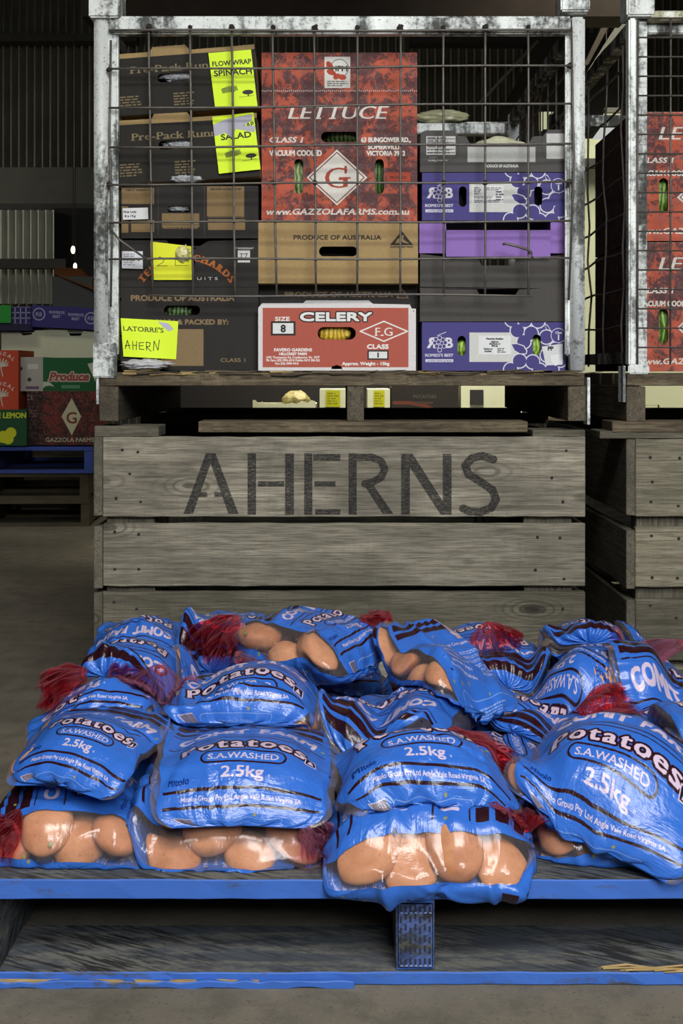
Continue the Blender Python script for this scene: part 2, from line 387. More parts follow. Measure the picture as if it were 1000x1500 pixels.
def tinted_film(name, col, op=.5, rough=.2):
    a = NM(name); v = a.co('Object'); n = a.noise(v, 90, 4, .6, 1.0); nb = a.bump(n, .6, .002)
    a.fin((*col,), rough, nb, spec=.6); a.set(a.b.inputs['Transmission Weight'], 0.0)
    tl = a.n('BsdfTranslucent', {'Color': (*col, 1), 'Normal': nb}); m0 = a.n('MixShader', {0: .35, 1: a.b.outputs[0], 2: tl.outputs[0]})
    tr = a.n('BsdfTransparent', {'Color': tuple(.25+.75*x for x in col)+(1,)})
    lw = a.n('LayerWeight', {'Blend': .35}).outputs['Facing']
    f = a.math('ADD', op, a.math('MULTIPLY', lw, .38), clamp=True)
    mx = a.n('MixShader', {0: f, 1: tr.outputs[0], 2: m0.outputs[0]}); a.t.links.new(mx.outputs[0], a.out.inputs[0]); return a.m
def potato_mat(name='potato skin', c=('c98a5c', 'e0a878')):
    a = NM(name); v = a.co('Object'); n = a.noise(v, 22, 6, .7); n2 = a.noise(v, 120, 4, .8)
    col = a.mix(a.ramp(n, [(.35, 0), (.65, 1)]), lin(c[0]), lin(c[1]))
    col = a.mix(a.math('MULTIPLY', a.ramp(n2, [(.60, 0), (.68, 1)]), .55), col, lin('7a4526'))
    return a.fin(col, .55, a.bump(n2, .2, .0008), spec=.2)
# ------------------------------------------------------------------ flat print of the potato bag: unrolled film, u around the bag, v from seam (bottom row) to neck (top row)
def bag_print():
    W, H = 1600, 840
    g = Img(W, H); BL = hexc('3f7fe2'); DK = hexc('35141c'); PK = hexc('f6dcea'); 
    # u=0 right side window, u=.25 middle of the front, u=.5 left side window, u=.75 middle of the back.  x runs right to left on the front
    f = Img(580, H, BL)      # front panel drawn upright, text reads left to right
    for y0, y1 in ((70, 112), (132, 178), (198, 240)):
        n = 40
        f.poly([(x, y0-18*math.sin(x/580*PI)+14) for x in np.linspace(0, 580, n)]+[(x, y1-18*math.sin(x/580*PI)+14) for x in np.linspace(580, 0, n)], DK)
    f.line([(x, 262-20*math.sin(x/580*PI)+12) for x in np.linspace(0, 580, 24)], 5, DK)
    f.arc('COMIT FARM', 290, 1230, 902, -15.6, 15.6, 58, PK, bold=3.8)
    f.line([(x, 392-22*math.sin(x/580*PI)) for x in np.linspace(0, 580, 24)], 6, DK)
    f.line([(x, 420-26*math.sin(x/580*PI)) for x in np.linspace(60, 520, 24)], 5, DK)
    f.arc('Potatoes', 285, 1990, 1512, -8.2, 8.2, 68, PK, bold=4.2, outline=DK, ow=8, serif=3, contrast=1, stretch=1.12)
    f.rect(140, 505, 440, 563, DK, r=29, line=7)
    f.text('S.A.WASHED', 290, 549, 29, PK, serif=3, bold=.6, fit=250)
    f.text('2.5kg', 290, 618, 38, PK, bold=1.6, fit=150); f.text('e', 385, 618, 16, PK)
    f.text('Mitolo', 60, 630, 22, hexc('163a86'), bold=1)
    f.rect(0, 646, 580, 655, DK); f.rect(0, 694, 580, 703, DK)
    f.text('Mitolo Group Pty Ltd Angle Vale Road Virginia SA', 290, 682, 15, PK, fit=430, bold=.4)
    f.rect(110, 742, 470, 800, hexc('9db8ee'), r=28, line=2.5); f.text('PRODUCE OF AUSTRALIA', 290, 767, 12, hexc('b9cdf4'), ang=180)
    f.rect(18, 735, 92, 785, hexc('e6d9e6'))
    for i in range(20): f.rect(22+i*3.5, 738, 22+i*3.5+1.4+(i % 3)*.5, 782, hexc('2b1a2a'))
    f.rect(505, 470, 545, 515, PK); f.rect(509, 474, 541, 511, hexc('1d1a30')); f.poly([(525, 478), (514, 506), (536, 506)], PK)
    b = Img(580, H, BL)      # back panel
    for y0, y1 in ((80, 118), (140, 180)): b.rect(0, y0, 580, y1, DK)
    b.text('Washed Potatoes Contains:', 290, 300, 20, PK, bold=.6, fit=420)
    L = ['Nutritional Information', 'Serving size 150g', 'Energy  kJ  per 100g', 'Protein  Fat total', 'Carbohydrate  Sugars', 'Sodium  Potassium', 'Best chopped or peeled', 'Light Meals  Serves 4', 'Store in a cool dark place']
    for i, t in enumerate(L): b.text(t, 60+(i % 2)*25, 350+i*33, 15, PK, 'l', bold=.3)
    for i in range(7): b.block(360, 350+i*33, 540, 372+i*33, 2, PK, i)
    b.rect(60, 690, 520, 790, hexc('9db8ee'), r=40, line=3); b.block(110, 715, 470, 765, 4, hexc('c4d4f5'), 9)
    b.rect(450, 90, 560, 260, hexc('e6c9d6')); b.text('Potatoes', 505, 640, 22, PK)
    # window edges: print starts at +-wd from the sides
    def place(p, u0, u1):
        x0, x1 = int(u0*W), int(u1*W); n = x1-x0
        src = p.a[:, (np.linspace(0, 579, n)).astype('i')]
        g.a[:, x0:x1] = src
    f.a = f.a[:, ::-1]       # u grows anticlockwise, from the right side over the top to the left
    place(f, .060, .440)
    b.a = b.a[:, ::-1]
    place(b, .560, .940)
    X = (np.arange(W)+.5)/W; Y = np.linspace(0, 1, H)[:, None]
    hw = .036+.009*np.sin(PI*np.clip((Y-.1)/.9, 0, 1))
    d = np.minimum(np.abs(X-.5), np.minimum(X, 1-X)); clear = (d < hw).astype('f')
    edge = (g.a[..., 3:] < .5) & (clear[..., None] < .5)
    g.a = np.where(edge, np.array([*BL, 1], 'f'), g.a); g.a[..., 3] *= 1-clear
    rg = random.Random(4)
    for k in range(26):      # vent holes punched in the film
        x, y = rg.random()*W, 60+rg.random()*(H-120)
        if abs(x/W-.25) < .11 and 330 < y < 640: continue
        g.circ(x, y, 7, hexc('a8a66a') if k % 3 else hexc('26305a'))
    tint = np.zeros((H, W), 'f')
    return g.image('bag_print')
# ------------------------------------------------------------------ sheets: flat print drawn in the pixel frame of the photograph's own lettering sizes
class Sheet:
    def __init__(s, x0, y0, x1, y1, S=2.5, bg=None):
        s.r = (x0, y0, x1, y1); s.S = S; s.g = Img(round((x1-x0)*S), round((y1-y0)*S), bg)
    def X(s, x): return (x-s.r[0])*s.S
    def Y(s, y): return (y-s.r[1])*s.S
    def text(s, t, x, y, cap, col, align='c', bold=0, fit=None, ow=0, **k):
        s.g.text(t, s.X(x), s.Y(y), cap*s.S, hexc(col), align, bold*s.S*.72, fit=fit*s.S if fit else None, ow=ow*s.S,
                 **{q: (hexc(v) if q == 'outline' and v else (v*s.S if q in ('serif', 'contrast') else v)) for q, v in k.items()})
    def rect(s, x0, y0, x1, y1, col, r=0, line=0, al=1.0): s.g.rect(s.X(x0), s.Y(y0), s.X(x1), s.Y(y1), hexc(col), r*s.S, line*s.S, al)
    def circ(s, x, y, r, col, ry=None, line=0, ang=0): s.g.circ(s.X(x), s.Y(y), r*s.S, hexc(col), ry*s.S if ry else None, line*s.S, ang)
    def poly(s, p, col, al=1.0): s.g.poly([(s.X(a), s.Y(b)) for a, b in p], hexc(col), al)
    def line(s, p, w, col, al=1.0): s.g.line([(s.X(a), s.Y(b)) for a, b in p], w*s.S, hexc(col), al)
    def block(s, x0, y0, x1, y1, rows, col, seed=0): s.g.block(s.X(x0), s.Y(y0), s.X(x1), s.Y(y1), rows, hexc(col), seed)
    def arc(s, t, cx, cy, rad, a0, a1, cap, col, bold=0, **k):
        s.g.arc(t, s.X(cx), s.Y(cy), rad*s.S, a0, a1, cap*s.S, hexc(col), bold*s.S, **{q: (hexc(v) if q == 'outline' else (v*s.S if q in ('serif', 'contrast', 'ow') else v)) for q, v in k.items()})
    def image(s, n): return s.g.image(n)
CR = 'ece4d8'
def sh_lettuce():
    s = Sheet(383, 77, 611, 325, 3)
    s.line([(383+i*3.2, 133+.6*math.sin(i)) for i in range(72)][:1]*2, 1, CR)
    for i in range(76): s.rect(384+i*3, 132.3+.5*math.sin(i*1.7), 385.6+i*3, 133.8+.5*math.sin(i*1.7), CR, al=.8)
    s.text('LETTUCE', 493, 174, 20, CR, bold=1.0, serif=2.6, contrast=.5, shear=.30, fit=142)
    s.text('CLASS 1', 394, 208.5, 8, CR, 'l', bold=.35, serif=.9, shear=.25, fit=48)
    s.text('VACUUM COOLED', 394.5, 228, 8.2, CR, 'l', bold=.7, fit=76)
    s.text('63 BUNGOWER RD.,', 529, 208, 7, CR, 'l', bold=.7, fit=72); s.text('SOMERVILLE', 563, 218.5, 6.4, CR, bold=.6, fit=48)
    s.text('VICTORIA 3912', 565, 228, 7.2, CR, bold=.7, fit=56)
    s.rect(566, 252, 601, 266, 'b5472f'); s.text('PRODUCE', 583, 261.5, 3.6, '5a2a22', bold=.3, fit=24)
    c = (493.3, 260)
    s.poly([(c[0]-44.6, c[1]), (c[0], c[1]-41), (c[0]+44.6, c[1]), (c[0], c[1]+41)], CR)
    for k, w_ in ((40, 0), ):
        q = [(c[0]-k, c[1]), (c[0], c[1]-k*.92), (c[0]+k, c[1]), (c[0], c[1]+k*.92), (c[0]-k, c[1])]; s.line(q, 1.4, '7a3a30')
    s.text('G', c[0]-1, c[1]+16, 33, 'b04a35', bold=.9, contrast=1.2, stretch=1.15)
    s.rect(c[0]+3, c[1]-.5, c[0]+20, c[1]+2, 'b04a35'); s.rect(c[0]+9, c[1]+1, c[0]+14.5, c[1]+14, 'b04a35'); s.rect(c[0]+11, c[1]-17, c[0]+14.5, c[1]-6, 'b04a35')
    s.text('www.GAZZOLAFARMS.com.au', 493.5, 314, 8.6, CR, bold=.35, serif=1.0, shear=.25, fit=209)
    s.rect(475, 83, 513, 129, 'e9e4da'); s.circ(497, 100, 13, '3a3a38', line=.8); s.text('IPM', 500, 104, 8, '26262a', bold=.5, fit=17)
    for x, y, r, ry, a in ((483, 97, 8, 4.5, 60), (485, 106, 7, 3.8, 20), (493, 112, 5.5, 4, -30), (501, 113, 6, 4, 10)): s.circ(x, y, r, 'bd4a32', ry=ry, ang=a)
    s.line([(480, 92), (492, 112)], .8, '6a2a1c'); s.block(479, 118, 509, 127, 3, '4a4a48', 3)
    return s
def sh_celery():
    s = Sheet(378, 438, 609, 544, 3, hexc('e6e0dc'))
    s.rect(384.6, 451, 598, 538, 'b95a47')
    s.text('CELERY', 492, 469.8, 12.2, 'f3efe8', bold=1.3, outline='2c2220', ow=1.6, fit=104)
    s.text('SIZE', 413.6, 470, 6.2, 'f3efe8', bold=.5, fit=21)
    s.rect(396.6, 470.6, 432.6, 491.5, '2b2423'); s.rect(399.4, 473.2, 429.8, 488.8, 'ecebe6'); s.text('8', 414.6, 486.5, 11, '1e1a1a', bold=.7)
    c = (562, 485.3); q = [(c[0]-34.5, c[1]), (c[0], c[1]-14.6), (c[0]+34.5, c[1]), (c[0], c[1]+14.6), (c[0]-34.5, c[1])]
    s.line(q, 2, 'f3efe8'); s.text('F.G', c[0], c[1]+6.4, 12.5, 'f3efe8', bold=.3, serif=1.5, contrast=.3, fit=25)
    s.text('CLASS', 553, 510.8, 6.4, 'f3efe8', bold=.6, fit=31)
    s.rect(538, 513, 569, 527, '2b2423'); s.rect(540, 515, 567, 525, 'ecebe6'); s.text('1', 553.5, 523.4, 7, '1e1a1a', bold=.7)
    s.text('FAVERO GARDENS', 429, 514.6, 4.4, 'f3efe8', bold=.45, fit=55); s.text('HILLCREST FARM', 429, 520, 3.7, 'f3efe8', bold=.45, fit=40)
    s.text('1495 Thompsons Rd, Cranbourne, Vic. 3977', 429, 524.9, 3.3, 'f3efe8', bold=.3, fit=78)
    s.text('Ph: Farm (03) 5996 6314 Mobile: 0419 306 023', 429, 529.4, 3.3, 'f3efe8', bold=.3, fit=78); s.text('Fax: (03) 5996 9416', 420, 533.9, 3.3, 'f3efe8', bold=.3, fit=34)
    s.text('Approx. Weight - 15kg', 535.5, 534.8, 4.6, 'f3efe8', bold=.4, fit=69)
    return s
def sh_grape(v):
    s = Sheet(618, 471 if v else 253, 828, 543 if v else 323, 3, hexc('4a4384'))
    oy = 460 if v else 240.5; k = 1/4.444
    def q(x, y): return 610+x*k, oy+y*k
    WH = 'e6e2e6'
    cl = [(620, 38), (705, 42), (790, 45), (655, 108), (745, 125), (698, 180), (845, 150), (905, 228), (850, 268), (935, 300), (670, 305), (755, 312), (612, 362), (800, 366), (880, 362), (960, 222)]
    s.rect(*q(343, 120), *q(665, 312), 'dcdad2')
    for x, y in cl: s.circ(*q(x, y), 49*k+.4, WH); 
    for x, y in cl: s.circ(*q(x, y), 43*k, '4a4384')
    s.poly([q(*p) for p in ((612, 192), (655, 190), (700, 205), (722, 240), (715, 262), (670, 262), (632, 240))], WH)
    s.poly([q(*p) for p in ((618, 197), (655, 196), (694, 210), (714, 240), (710, 256), (672, 256), (638, 236))], '4a4384')
    s.poly([q(*p) for p in ((828, 62), (852, 70), (876, 110), (845, 104))], WH); s.poly([q(*p) for p in ((833, 70), (850, 76), (868, 103), (848, 99))], '4a4384')
    s.circ(*q(922, 140), 11, WH); s.circ(*q(922, 140), 10, '4a4384'); s.text('Class', *q(924, 128), 3.4, WH, bold=.3); s.text('1', *q(924, 168), 8, WH, bold=.8)
    x, y = q(84, 218); m = tmask('R', 15*3, 1.0*3); s.g.paste(m[0][:, ::-1], m[0].shape[1]-m[1], m[2], s.X(x+8), s.Y(y), 0, hexc(WH))
    s.text('B', *q(212, 218), 15, WH, bold=1.0)
    for i, (x, y) in enumerate(((125, 165), (150, 155), (172, 168), (118, 188), (142, 182), (166, 192), (186, 186), (130, 210), (155, 212), (178, 210), (150, 235))):
        s.circ(*q(x, y), 3.3, WH); s.circ(*q(x, y), 2.5, '4a4384')
    s.line([q(135, 140), q(160, 130), q(190, 118)], 1, WH)
    s.text("ROMEO'S BEST", *q(148, 277), 4.2, WH, bold=.3, fit=41); s.rect(*q(57, 294), *q(238, 313), WH); s.text('quality table grapes', *q(148, 308), 2.8, '4a4384', fit=36)
    if v:
        s.rect(*q(403, 140), *q(615, 262), 'efeeea')
        for t, y in (('Menindee Seedless', 166), ('9307-01', 186), ('MG7210-14', 200), ('PM162', 213)): s.text(t, *q(508, y), 2.4, '2a2a30', bold=.25)
        s.text('Packed on', *q(465, 232), 2.2, '2a2a30', bold=.2); s.text('12N/M81', *q(465, 248), 2.2, '2a2a30', bold=.2); s.block(*q(525, 220), *q(580, 254), 3, '2a2a30', 5)
        s.poly([q(*p) for p in ((815, 212), (950, 192), (950, 330), (840, 335))], 'e2e1df'); s.text('PP', *q(872, 236), 6, '222222', bold=.5)
        s.poly([q(*p) for p in ((868, 268), (950, 258), (950, 320), (900, 338), (880, 310))], 'f2f2f0')
    else:
        s.rect(*q(362, 138), *q(565, 258), 'efeeea')
        for i, (x0, y0, x1, y1, n) in enumerate(((372, 148, 425, 200, 4), (450, 150, 560, 172, 2), (515, 172, 568, 240, 4), (372, 205, 500, 225, 2), (375, 230, 550, 252, 2))): s.block(*q(x0, y0), *q(x1, y1), n, '33333c', i)
    return s
def sh_produce():
    s = Sheet(178, 420, 378, 544, 3); KR = '8f7653'
    s.text('PRODUCE OF AUSTRALIA', 267.5, 440.6, 8.3, KR, bold=.6, fit=151)
    s.text('GROWN & PACKED BY:', 272, 475, 7.4, KR, bold=.6, fit=124)
    s.rect(236, 482, 298, 536, '8d744f'); s.text('CLASS 1', 341, 530, 5.4, KR, bold=.3, fit=36)
    return s
def sh_orchard():
    s = Sheet(177, 350, 378, 421, 3); q = lambda x, y: (170+x/4.651, 340+y/4.651)
    c = q(480, 558)
    s.arc('TEMPL ORCHARDS', c[0], c[1], 87.5-9, -54, 54, 10, 'b8662b', bold=1.0, serif=1.5, contrast=.4)
    s.text('U I T S', *q(622, 325), 4.2, 'c9c6bf', bold=.2, fit=30)
    s.rect(*q(828, 125), *q(912, 207), 'd8d6d0'); s.rect(*q(826, 186), *q(914, 192), '3a3632')
    s.line([q(842, 150), q(858, 146), q(852, 165), q(858, 178), q(840, 180)], .9, '1c1a18'); s.line([q(868, 150), q(893, 146), q(878, 180)], .9, '1c1a18')
    s.text('ET WOODGRANT', *q(872, 117), 2.8, 'b9b6b0', bold=.2, fit=28)
    return s
def sh_kraft():
    s = Sheet(378, 325, 612, 416, 3)
    s.text('PRODUCE OF AUSTRALIA', 494, 351, 6.6, '2c2620', bold=.5, fit=128)
    s.poly([(571, 359), (588, 338), (605, 359)], '2c2620')
    s.poly([(578, 357), (582, 350), (587, 348), (590, 343), (591.5, 346), (590, 350), (594, 353), (600, 357.5), (592, 356), (588, 354), (585, 356)], 'a08356')
    s.text('AUSTRALIAN MADE', 588, 362.8, 2.6, '2c2620', bold=.2, fit=33)
    return s
def sh_backdark():
    s = Sheet(380, 415, 612, 545, 3); s.text('PRODUCE OF AUSTRALIA', 496, 435, 7.6, '8f7653', bold=.5, fit=158)
    s.poly([(580, 437), (589, 422), (599, 437)], '8f7653'); s.poly([(583, 435.6), (589, 425), (596, 435.6)], '332f2b'); return s
def sh_squares():
    s = Sheet(177, 271, 378, 349, 3); K = '8a7048'
    for r in ((178, 275, 225.5, 299), (178, 302, 188, 341), (192, 322, 225.5, 340), (237, 312.5, 291.7, 333), (303, 273, 357.5, 317), (304.6, 321, 359, 337)): s.rect(*r, K)
    s.text('NETT WEIGHT', 202, 279.5, 3, '2f2a25', bold=.3, fit=34); s.text('PACKED ON', 203, 302, 3, '2f2a25', bold=.3, fit=30); s.text('GROWN & PACKED BY', 331, 278.5, 3.2, '2f2a25', bold=.3, fit=46)
    s.text('PRODUCE OF AUSTRALIA', 264, 335, 2.8, '8a7048', bold=.2, fit=50); s.rect(237, 329, 291.7, 329.8, '2f2a25'); s.rect(304, 317.6, 358, 318.4, K)
    s.rect(231, 268, 232, 345, '4a443c'); s.rect(299, 268, 300, 345, '4a443c')
    return s
def sh_prepack():
    s = Sheet(0, 0, 206, 92, 3); K = '8c7a55'     # drawn square, the carton itself is tilted
    s.text('Pre-Pack Runners', 22, 25, 11.5, K, 'l', bold=.35, serif=1.6, contrast=.2, fit=152)
    for x in (1, 82): s.block(x, 60, x+33, 82, 5, K, int(x))
    return s
def sh_tray():
    s = Sheet(615, 188, 828, 252, 3)
    s.rect(684.5, 215, 784, 237.5, 'bdbcb6'); s.rect(624, 199.5, 667, 227, 'cfcec8'); s.rect(800, 195.5, 828, 232.5, 'cfcec8')
    for i in range(5): s.rect(625, 203+i*5, 666, 204+i*5, '4c4944')
    for x in (640, 652): s.rect(x, 200, x+.8, 226, '4c4944')
    s.block(626, 200, 664, 226, 6, '55524d', 2); s.rect(800, 212, 828, 213.5, '4c4944'); s.text('CLASS 1', 635, 231.5, 2.6, 'c5c3bd'); s.text('10x200g PUNNETS', 641, 236.5, 2.6, 'c5c3bd', bold=.2)
    s.text('PRODUCE OF AUSTRALIA', 734, 245, 4.3, 'cfcdc6', bold=.4, fit=50)
    for p in (((617, 236), (660, 236), (671, 226), (671, 205), (662, 190)), ((794, 190), (794, 226), (802, 236), (828, 236))): s.line(p, .6, '2c2a27')
    return s
def sticker(kind):
    if kind == 'spinach' or kind == 'salad':
        s = Sheet(0, 0, 64, 86, 4, hexc('dffb28')); B = '25281a'
        s.text('FLOW WRAP', 33, 21, 7.6, B, bold=.3, fit=58); s.text('SPINACH' if kind == 'spinach' else 'SALAD', 33, 36.5, 9, B, bold=.55, fit=56 if kind == 'spinach' else 46)
        s.circ(52, 64, 8.2, B, ry=3.4); s.rect(51.2, 64, 53, 70, B); s.line([(38, 71), (60, 69.5)], .5, B)
        s.poly([(12, 57), (22, 53), (36, 53), (38, 60), (26, 62), (14, 64)], '8fa42c'); s.block(14, 55, 36, 63, 3, '5a6a20', 8)
        if kind == 'salad': s.poly([(0, 12), (20, 6), (62, 2), (60, 12), (46, 18), (64, 20), (62, 30), (34, 22), (26, 34), (16, 26), (0, 30)], 'b4b0bb')
        return s
    if kind == 'two':
        s = Sheet(0, 0, 61, 57, 4, hexc('e6e829')); B = '35351c'
        s.line([(8, 26), (13, 22), (20, 24), (18, 30), (9, 36), (24, 35)], .8, B); s.line([(36, 22), (36, 34), (54, 33)], .8, B); return s
    if kind == 'latorre':
        s = Sheet(0, 0, 84, 56, 4, hexc('e3fb33')); B = '3c4420'
        s.text("LATORRE'S", 33, 18, 7, B, bold=.25, serif=1.0, fit=60)
        H = 'black'; 
        L = [[(4, 44), (8, 32), (11, 44)], [(4, 40), (12, 39)], [(16, 33), (16, 45)], [(22, 33), (21, 45)], [(16, 39), (22, 38.5)], [(33, 34), (26, 34.5), (26, 44), (33, 44)], [(26, 39), (32, 38.5)],
             [(37, 45), (37, 33), (43, 34), (42, 39), (37, 40), (44, 46)], [(48, 45), (49, 31), (55, 44), (57, 29)]]
        for l in L: s.line(l, 1.1, '1a1c12')
        s.poly([(54, 2), (70, 4), (78, 12), (70, 16), (66, 12), (62, 10)], 'bdb8c8'); return s
def sh_aherns():
    s = Sheet(150, 640, 857, 757, 2); K = '1c1a1a'
    def l(*p, w=12.5): s.line(p, w, K)
    def b(x0, y0, x1, y1): s.rect(x0, y0, x1, y1, K)
    s.poly([(268, 753), (301, 664), (315, 664), (349, 753), (334, 753), (308, 679), (282, 753)], K); b(288, 721, 303, 728); b(313, 721, 331, 728)
    b(362, 664, 374.5, 754); b(417, 664, 430, 754); b(377, 705, 416, 713)
    b(445, 664, 457, 754); b(458, 665, 498, 675); b(460, 705, 491, 713); b(461, 746, 498, 754)
    b(510, 664, 522, 754); s.line([(524, 670), (545, 670), (558, 676), (563, 687), (558, 699), (546, 706), (534, 709)], 11, K); s.poly([(533, 711), (544, 707), (576, 753), (560, 753)], K)
    b(587, 665, 600, 754); s.poly([(587, 665), (604, 665), (661, 754), (645, 754)], K); b(648, 665, 661, 754)
    s.line([(722, 673), (706, 668), (691, 671), (681, 682), (686, 695), (704, 706), (721, 718), (726, 732), (719, 744), (703, 750), (688, 749), (678, 745)], 12, K)
    return s
# ------------------------------------------------------------------ the shed: floor, walls, roof
def struct(o): o['kind'] = 'structure'; return o
def floor_mat():
    a = NM('concrete floor'); v = a.n('TexCoord').outputs['Object']
    big = a.noise(v, 1.3, 6, .6); n = a.noise(v, 14, 8, .7); sp = a.noise(v, 160, 3, .75)
    col = a.mix(a.ramp(big, [(.35, 0), (.65, 1)]), lin('676155'), lin('877e6e'))
    col = a.mix(a.math('MULTIPLY', a.ramp(n, [(.45, 0), (.62, 1)]), .4), col, lin('4a463c'))
    col = a.mix(a.math('MULTIPLY', a.ramp(sp, [(.60, 0), (.66, 1)]), .6), col, lin('2e2b26'))
    col = a.mix(a.math('MULTIPLY', a.ramp(sp, [(.30, 1), (.36, 0)]), .5), col, lin('a09a8c'))
    h = a.math('ADD', a.math('MULTIPLY', sp, .5), n)
    return a.fin(col, .72, a.bump(h, .35, .002), spec=.35)
M_FLOOR = floor_mat()
def slab(name, x0, x1, y0, y1, z0, z1, m): 
    b = MB(); b.box(x0, x1, y0, y1, z0, z1); return struct(b.build(name, m))
slab('floor', -7.1, 7.1, -4, 13.1, -.12, 0, M_FLOOR)
M_SHEET = plain('corrugated sheet', '7d7a6c', .55, metal=.2, var=.18, scale=3)
M_SHEETL = plain('pale corrugated sheet', 'b9b8a8', .6, var=.1, scale=3)
M_BEAM = plain('dark steel', '34322c', .7, var=.25, scale=4); M_BRN = plain('rusty roof timber', '33271d', .85, var=.35, scale=5)
M_GIRT = plain('grey girder', '55534a', .7, var=.15, scale=3)
def corrug(name, x0, x1, z0, z1, y, per, amp, m, parent=None):
    n = int((x1-x0)/per*8); V = []; 
    for i in range(n+1):
        x = x0+(x1-x0)*i/n; yy = y+amp*math.cos(2*PI*(x-x0)/per)
        V += [(x, yy, z0), (x, yy, z1), (x, yy+.012, z1), (x, yy+.012, z0)]
    Fc = [(4*i+k, 4*i+4+k, 4*i+4+(k+1) % 4, 4*i+(k+1) % 4) for i in range(n) for k in range(4)]
    return mobj(name, V, Fc, m, parent, smooth=False)
struct(corrug('wall_back', -7, 7, 0, 4.7, 12.9, .080, .030, M_SHEET))
slab('wall_left', -7.1, -7, -4, 13.1, 0, 4.9, M_BEAM); slab('wall_right', 7, 7.1, -4, 13.1, 0, 4.9, M_BEAM)
slab('added_lintel', -7.1, 7.1, -1.1, -1.0, 4.42, 4.9, M_BEAM)  # unseen lintel, added to keep the daylight off the deep floor
slab('ceiling', -7.1, 7.1, -1.1, 13.1, 4.75, 4.85, M_BRN)
def px_box(name, x0, y0, x1, y1, Y, d, m, parent=None, kind='structure'):
    a, b = P(x0, y1, Y), P(x1, y0, Y); q = MB(); q.box(a.x, b.x, Y, Y+d, a.z, b.z); o = q.build(name, m, parent)
    if kind: o['kind'] = kind
    return o
n_ = 0
for r in ((-60, 49, 200, 60, 12.6), (-60, 245, 230, 300, 12.3), (-60, 298, 200, 308, 12.1)):
    n_ += 1; px_box('trim_%d' % n_, *r, .18, (M_BEAM, M_GIRT, M_BEAM)[n_-1])
px_box('trim_4', 120, -20, 920, 24, 7.5, .25, M_BRN)
px_box('trim_5', 600, 48, 900, 63, 11.5, .2, M_BEAM)
# pale roller sheet below the girder, left
o = corrug('door_1', P(-80, 0, 11.9).x, P(80, 0, 11.9).x, P(0, 445, 11.9).z, P(0, 308, 11.9).z, 11.9, .071, .028, M_SHEETL); struct(o)
px_box('trim_6', -80, 379, 96, 393, 11.6, .12, M_BEAM)
px_box('trim_7', 78, 305, 140, 470, 11.95, .1, plain('dark opening', '14120f', .9))  # dark slab: the unlit depth of the opening put in as colour
# the dark sloping sheet seen through the main cage and the rafters
def prism(name, pts, Y, d, m):
    v = [P(x, y, Y) for x, y in pts]; w2 = [Vector((p.x, p.y+d, p.z)) for p in v]; n = len(v)
    o = mobj(name, v+w2, [tuple(range(n)), tuple(range(2*n-1, n-1, -1))]+[(i, (i+1) % n, n+(i+1) % n, n+i) for i in range(n)], m); return struct(o)
prism('trim_8', [(788, 55), (905, 55), (905, 205), (720, 205), (722, 190), (762, 110)], 10.2, .15, plain('brown board', '2b2721', .8))
prism('trim_9', [(856, 112), (868, 112), (935, 8), (926, 2)], 8.2, .1, M_GIRT)
prism('trim_10', [(856, 95), (861, 95), (915, -5), (905, -8)], 8.4, .1, M_BRN)
prism('trim_11', [(700, 150), (704, 152), (790, 60), (786, 58)], 9.9, .05, M_GIRT)
# lit pale wall behind the right stack
M_PALE = plain('pale wall', 'b9bb9c', .7, var=.05, scale=2)
px_box('wall_inner', 846, 203, 1140, 612, 9.0, .1, M_PALE)
px_box('trim_12', 846, 232, 1140, 245, 8.9, .08, M_BEAM)
# ------------------------------------------------------------------ timber pieces: every board is an object whose local x runs along the grain
TEX = random.Random(9)
def board(name, c, L, W, T, mat, parent, axis='x', seg=14, rag=.0012, label=None, uvbox=None, end=0, rz=0):
    """c = middle in the parent's frame; L along the grain, W second, T third. axis: 'x' across, 'y' in depth, 'z' upright"""
    rg = random.Random(int(abs(c[0]*977+c[1]*331+c[2]*773)*100)); V = []
    for i in range(seg+1):
        x = -L/2+L*i/seg; j = [rg.uniform(-rag, rag) for _ in range(4)]
        if end and i in (0, seg): x += rg.uniform(-end, end)
        V += [(x, -T/2, -W/2+j[0]), (x, T/2, -W/2+j[1]), (x, T/2, W/2+j[2]), (x, -T/2, W/2+j[3])]
    Fc = [(4*i+k, 4*i+(k+1) % 4, 4*i+4+(k+1) % 4, 4*i+4+k) for i in range(seg) for k in range(4)]
    Fc += [(3, 2, 1, 0), tuple(4*seg+k for k in range(4))]
    uv = [((p[0]+L/2)/L, (p[2]+W/2)/W) for p in V]
    o = mobj(name, V, Fc, mat, parent, uvs=uv)
    m = bevel(o, .0016); o.location = c
    if axis == 'y': o.rotation_euler = (0, 0, PI/2)
    if axis == 'z': o.rotation_euler = (0, -PI/2, 0)
    if axis == 'f': o.rotation_euler = (PI/2, 0, 0)          # flat board, grain along x
    if axis == 'fy': o.rotation_euler = (PI/2, 0, PI/2)      # flat board, grain in depth
    if label: o['label'] = label
    return o
M_W1 = wood('weathered crate timber', '6f695b', 'a8a08b', .35); M_W2 = wood('weathered crate timber dark', '5c5749', '827b69', .35)
M_W3 = wood('right crate timber', '6c6655', 'a39b82', .35); M_W4 = wood('old pallet timber', '4e463a', '7a6f5c', .3, knots=False)
M_SPL = wood('splintered timber', '54493a', '948468', .3, knots=False)
M_SPLB = wood('bare splintered wood', 'a88a55', 'd8bf8a', .5, knots=False)
M_AH = wood('stencilled crate board', '7a7363', 'b9b09b', .35, img=sh_aherns().image('stencil'))
M_NAIL = plain('rusty nail', '241e1a', .8)
def nailm():
    b = MB(); b.tube([(0, -.0012, 0), (0, .002, 0)], .0038, 8); o = b.build('nail', M_NAIL); return o
NAIL = nailm(); NAIL_USED = [False]
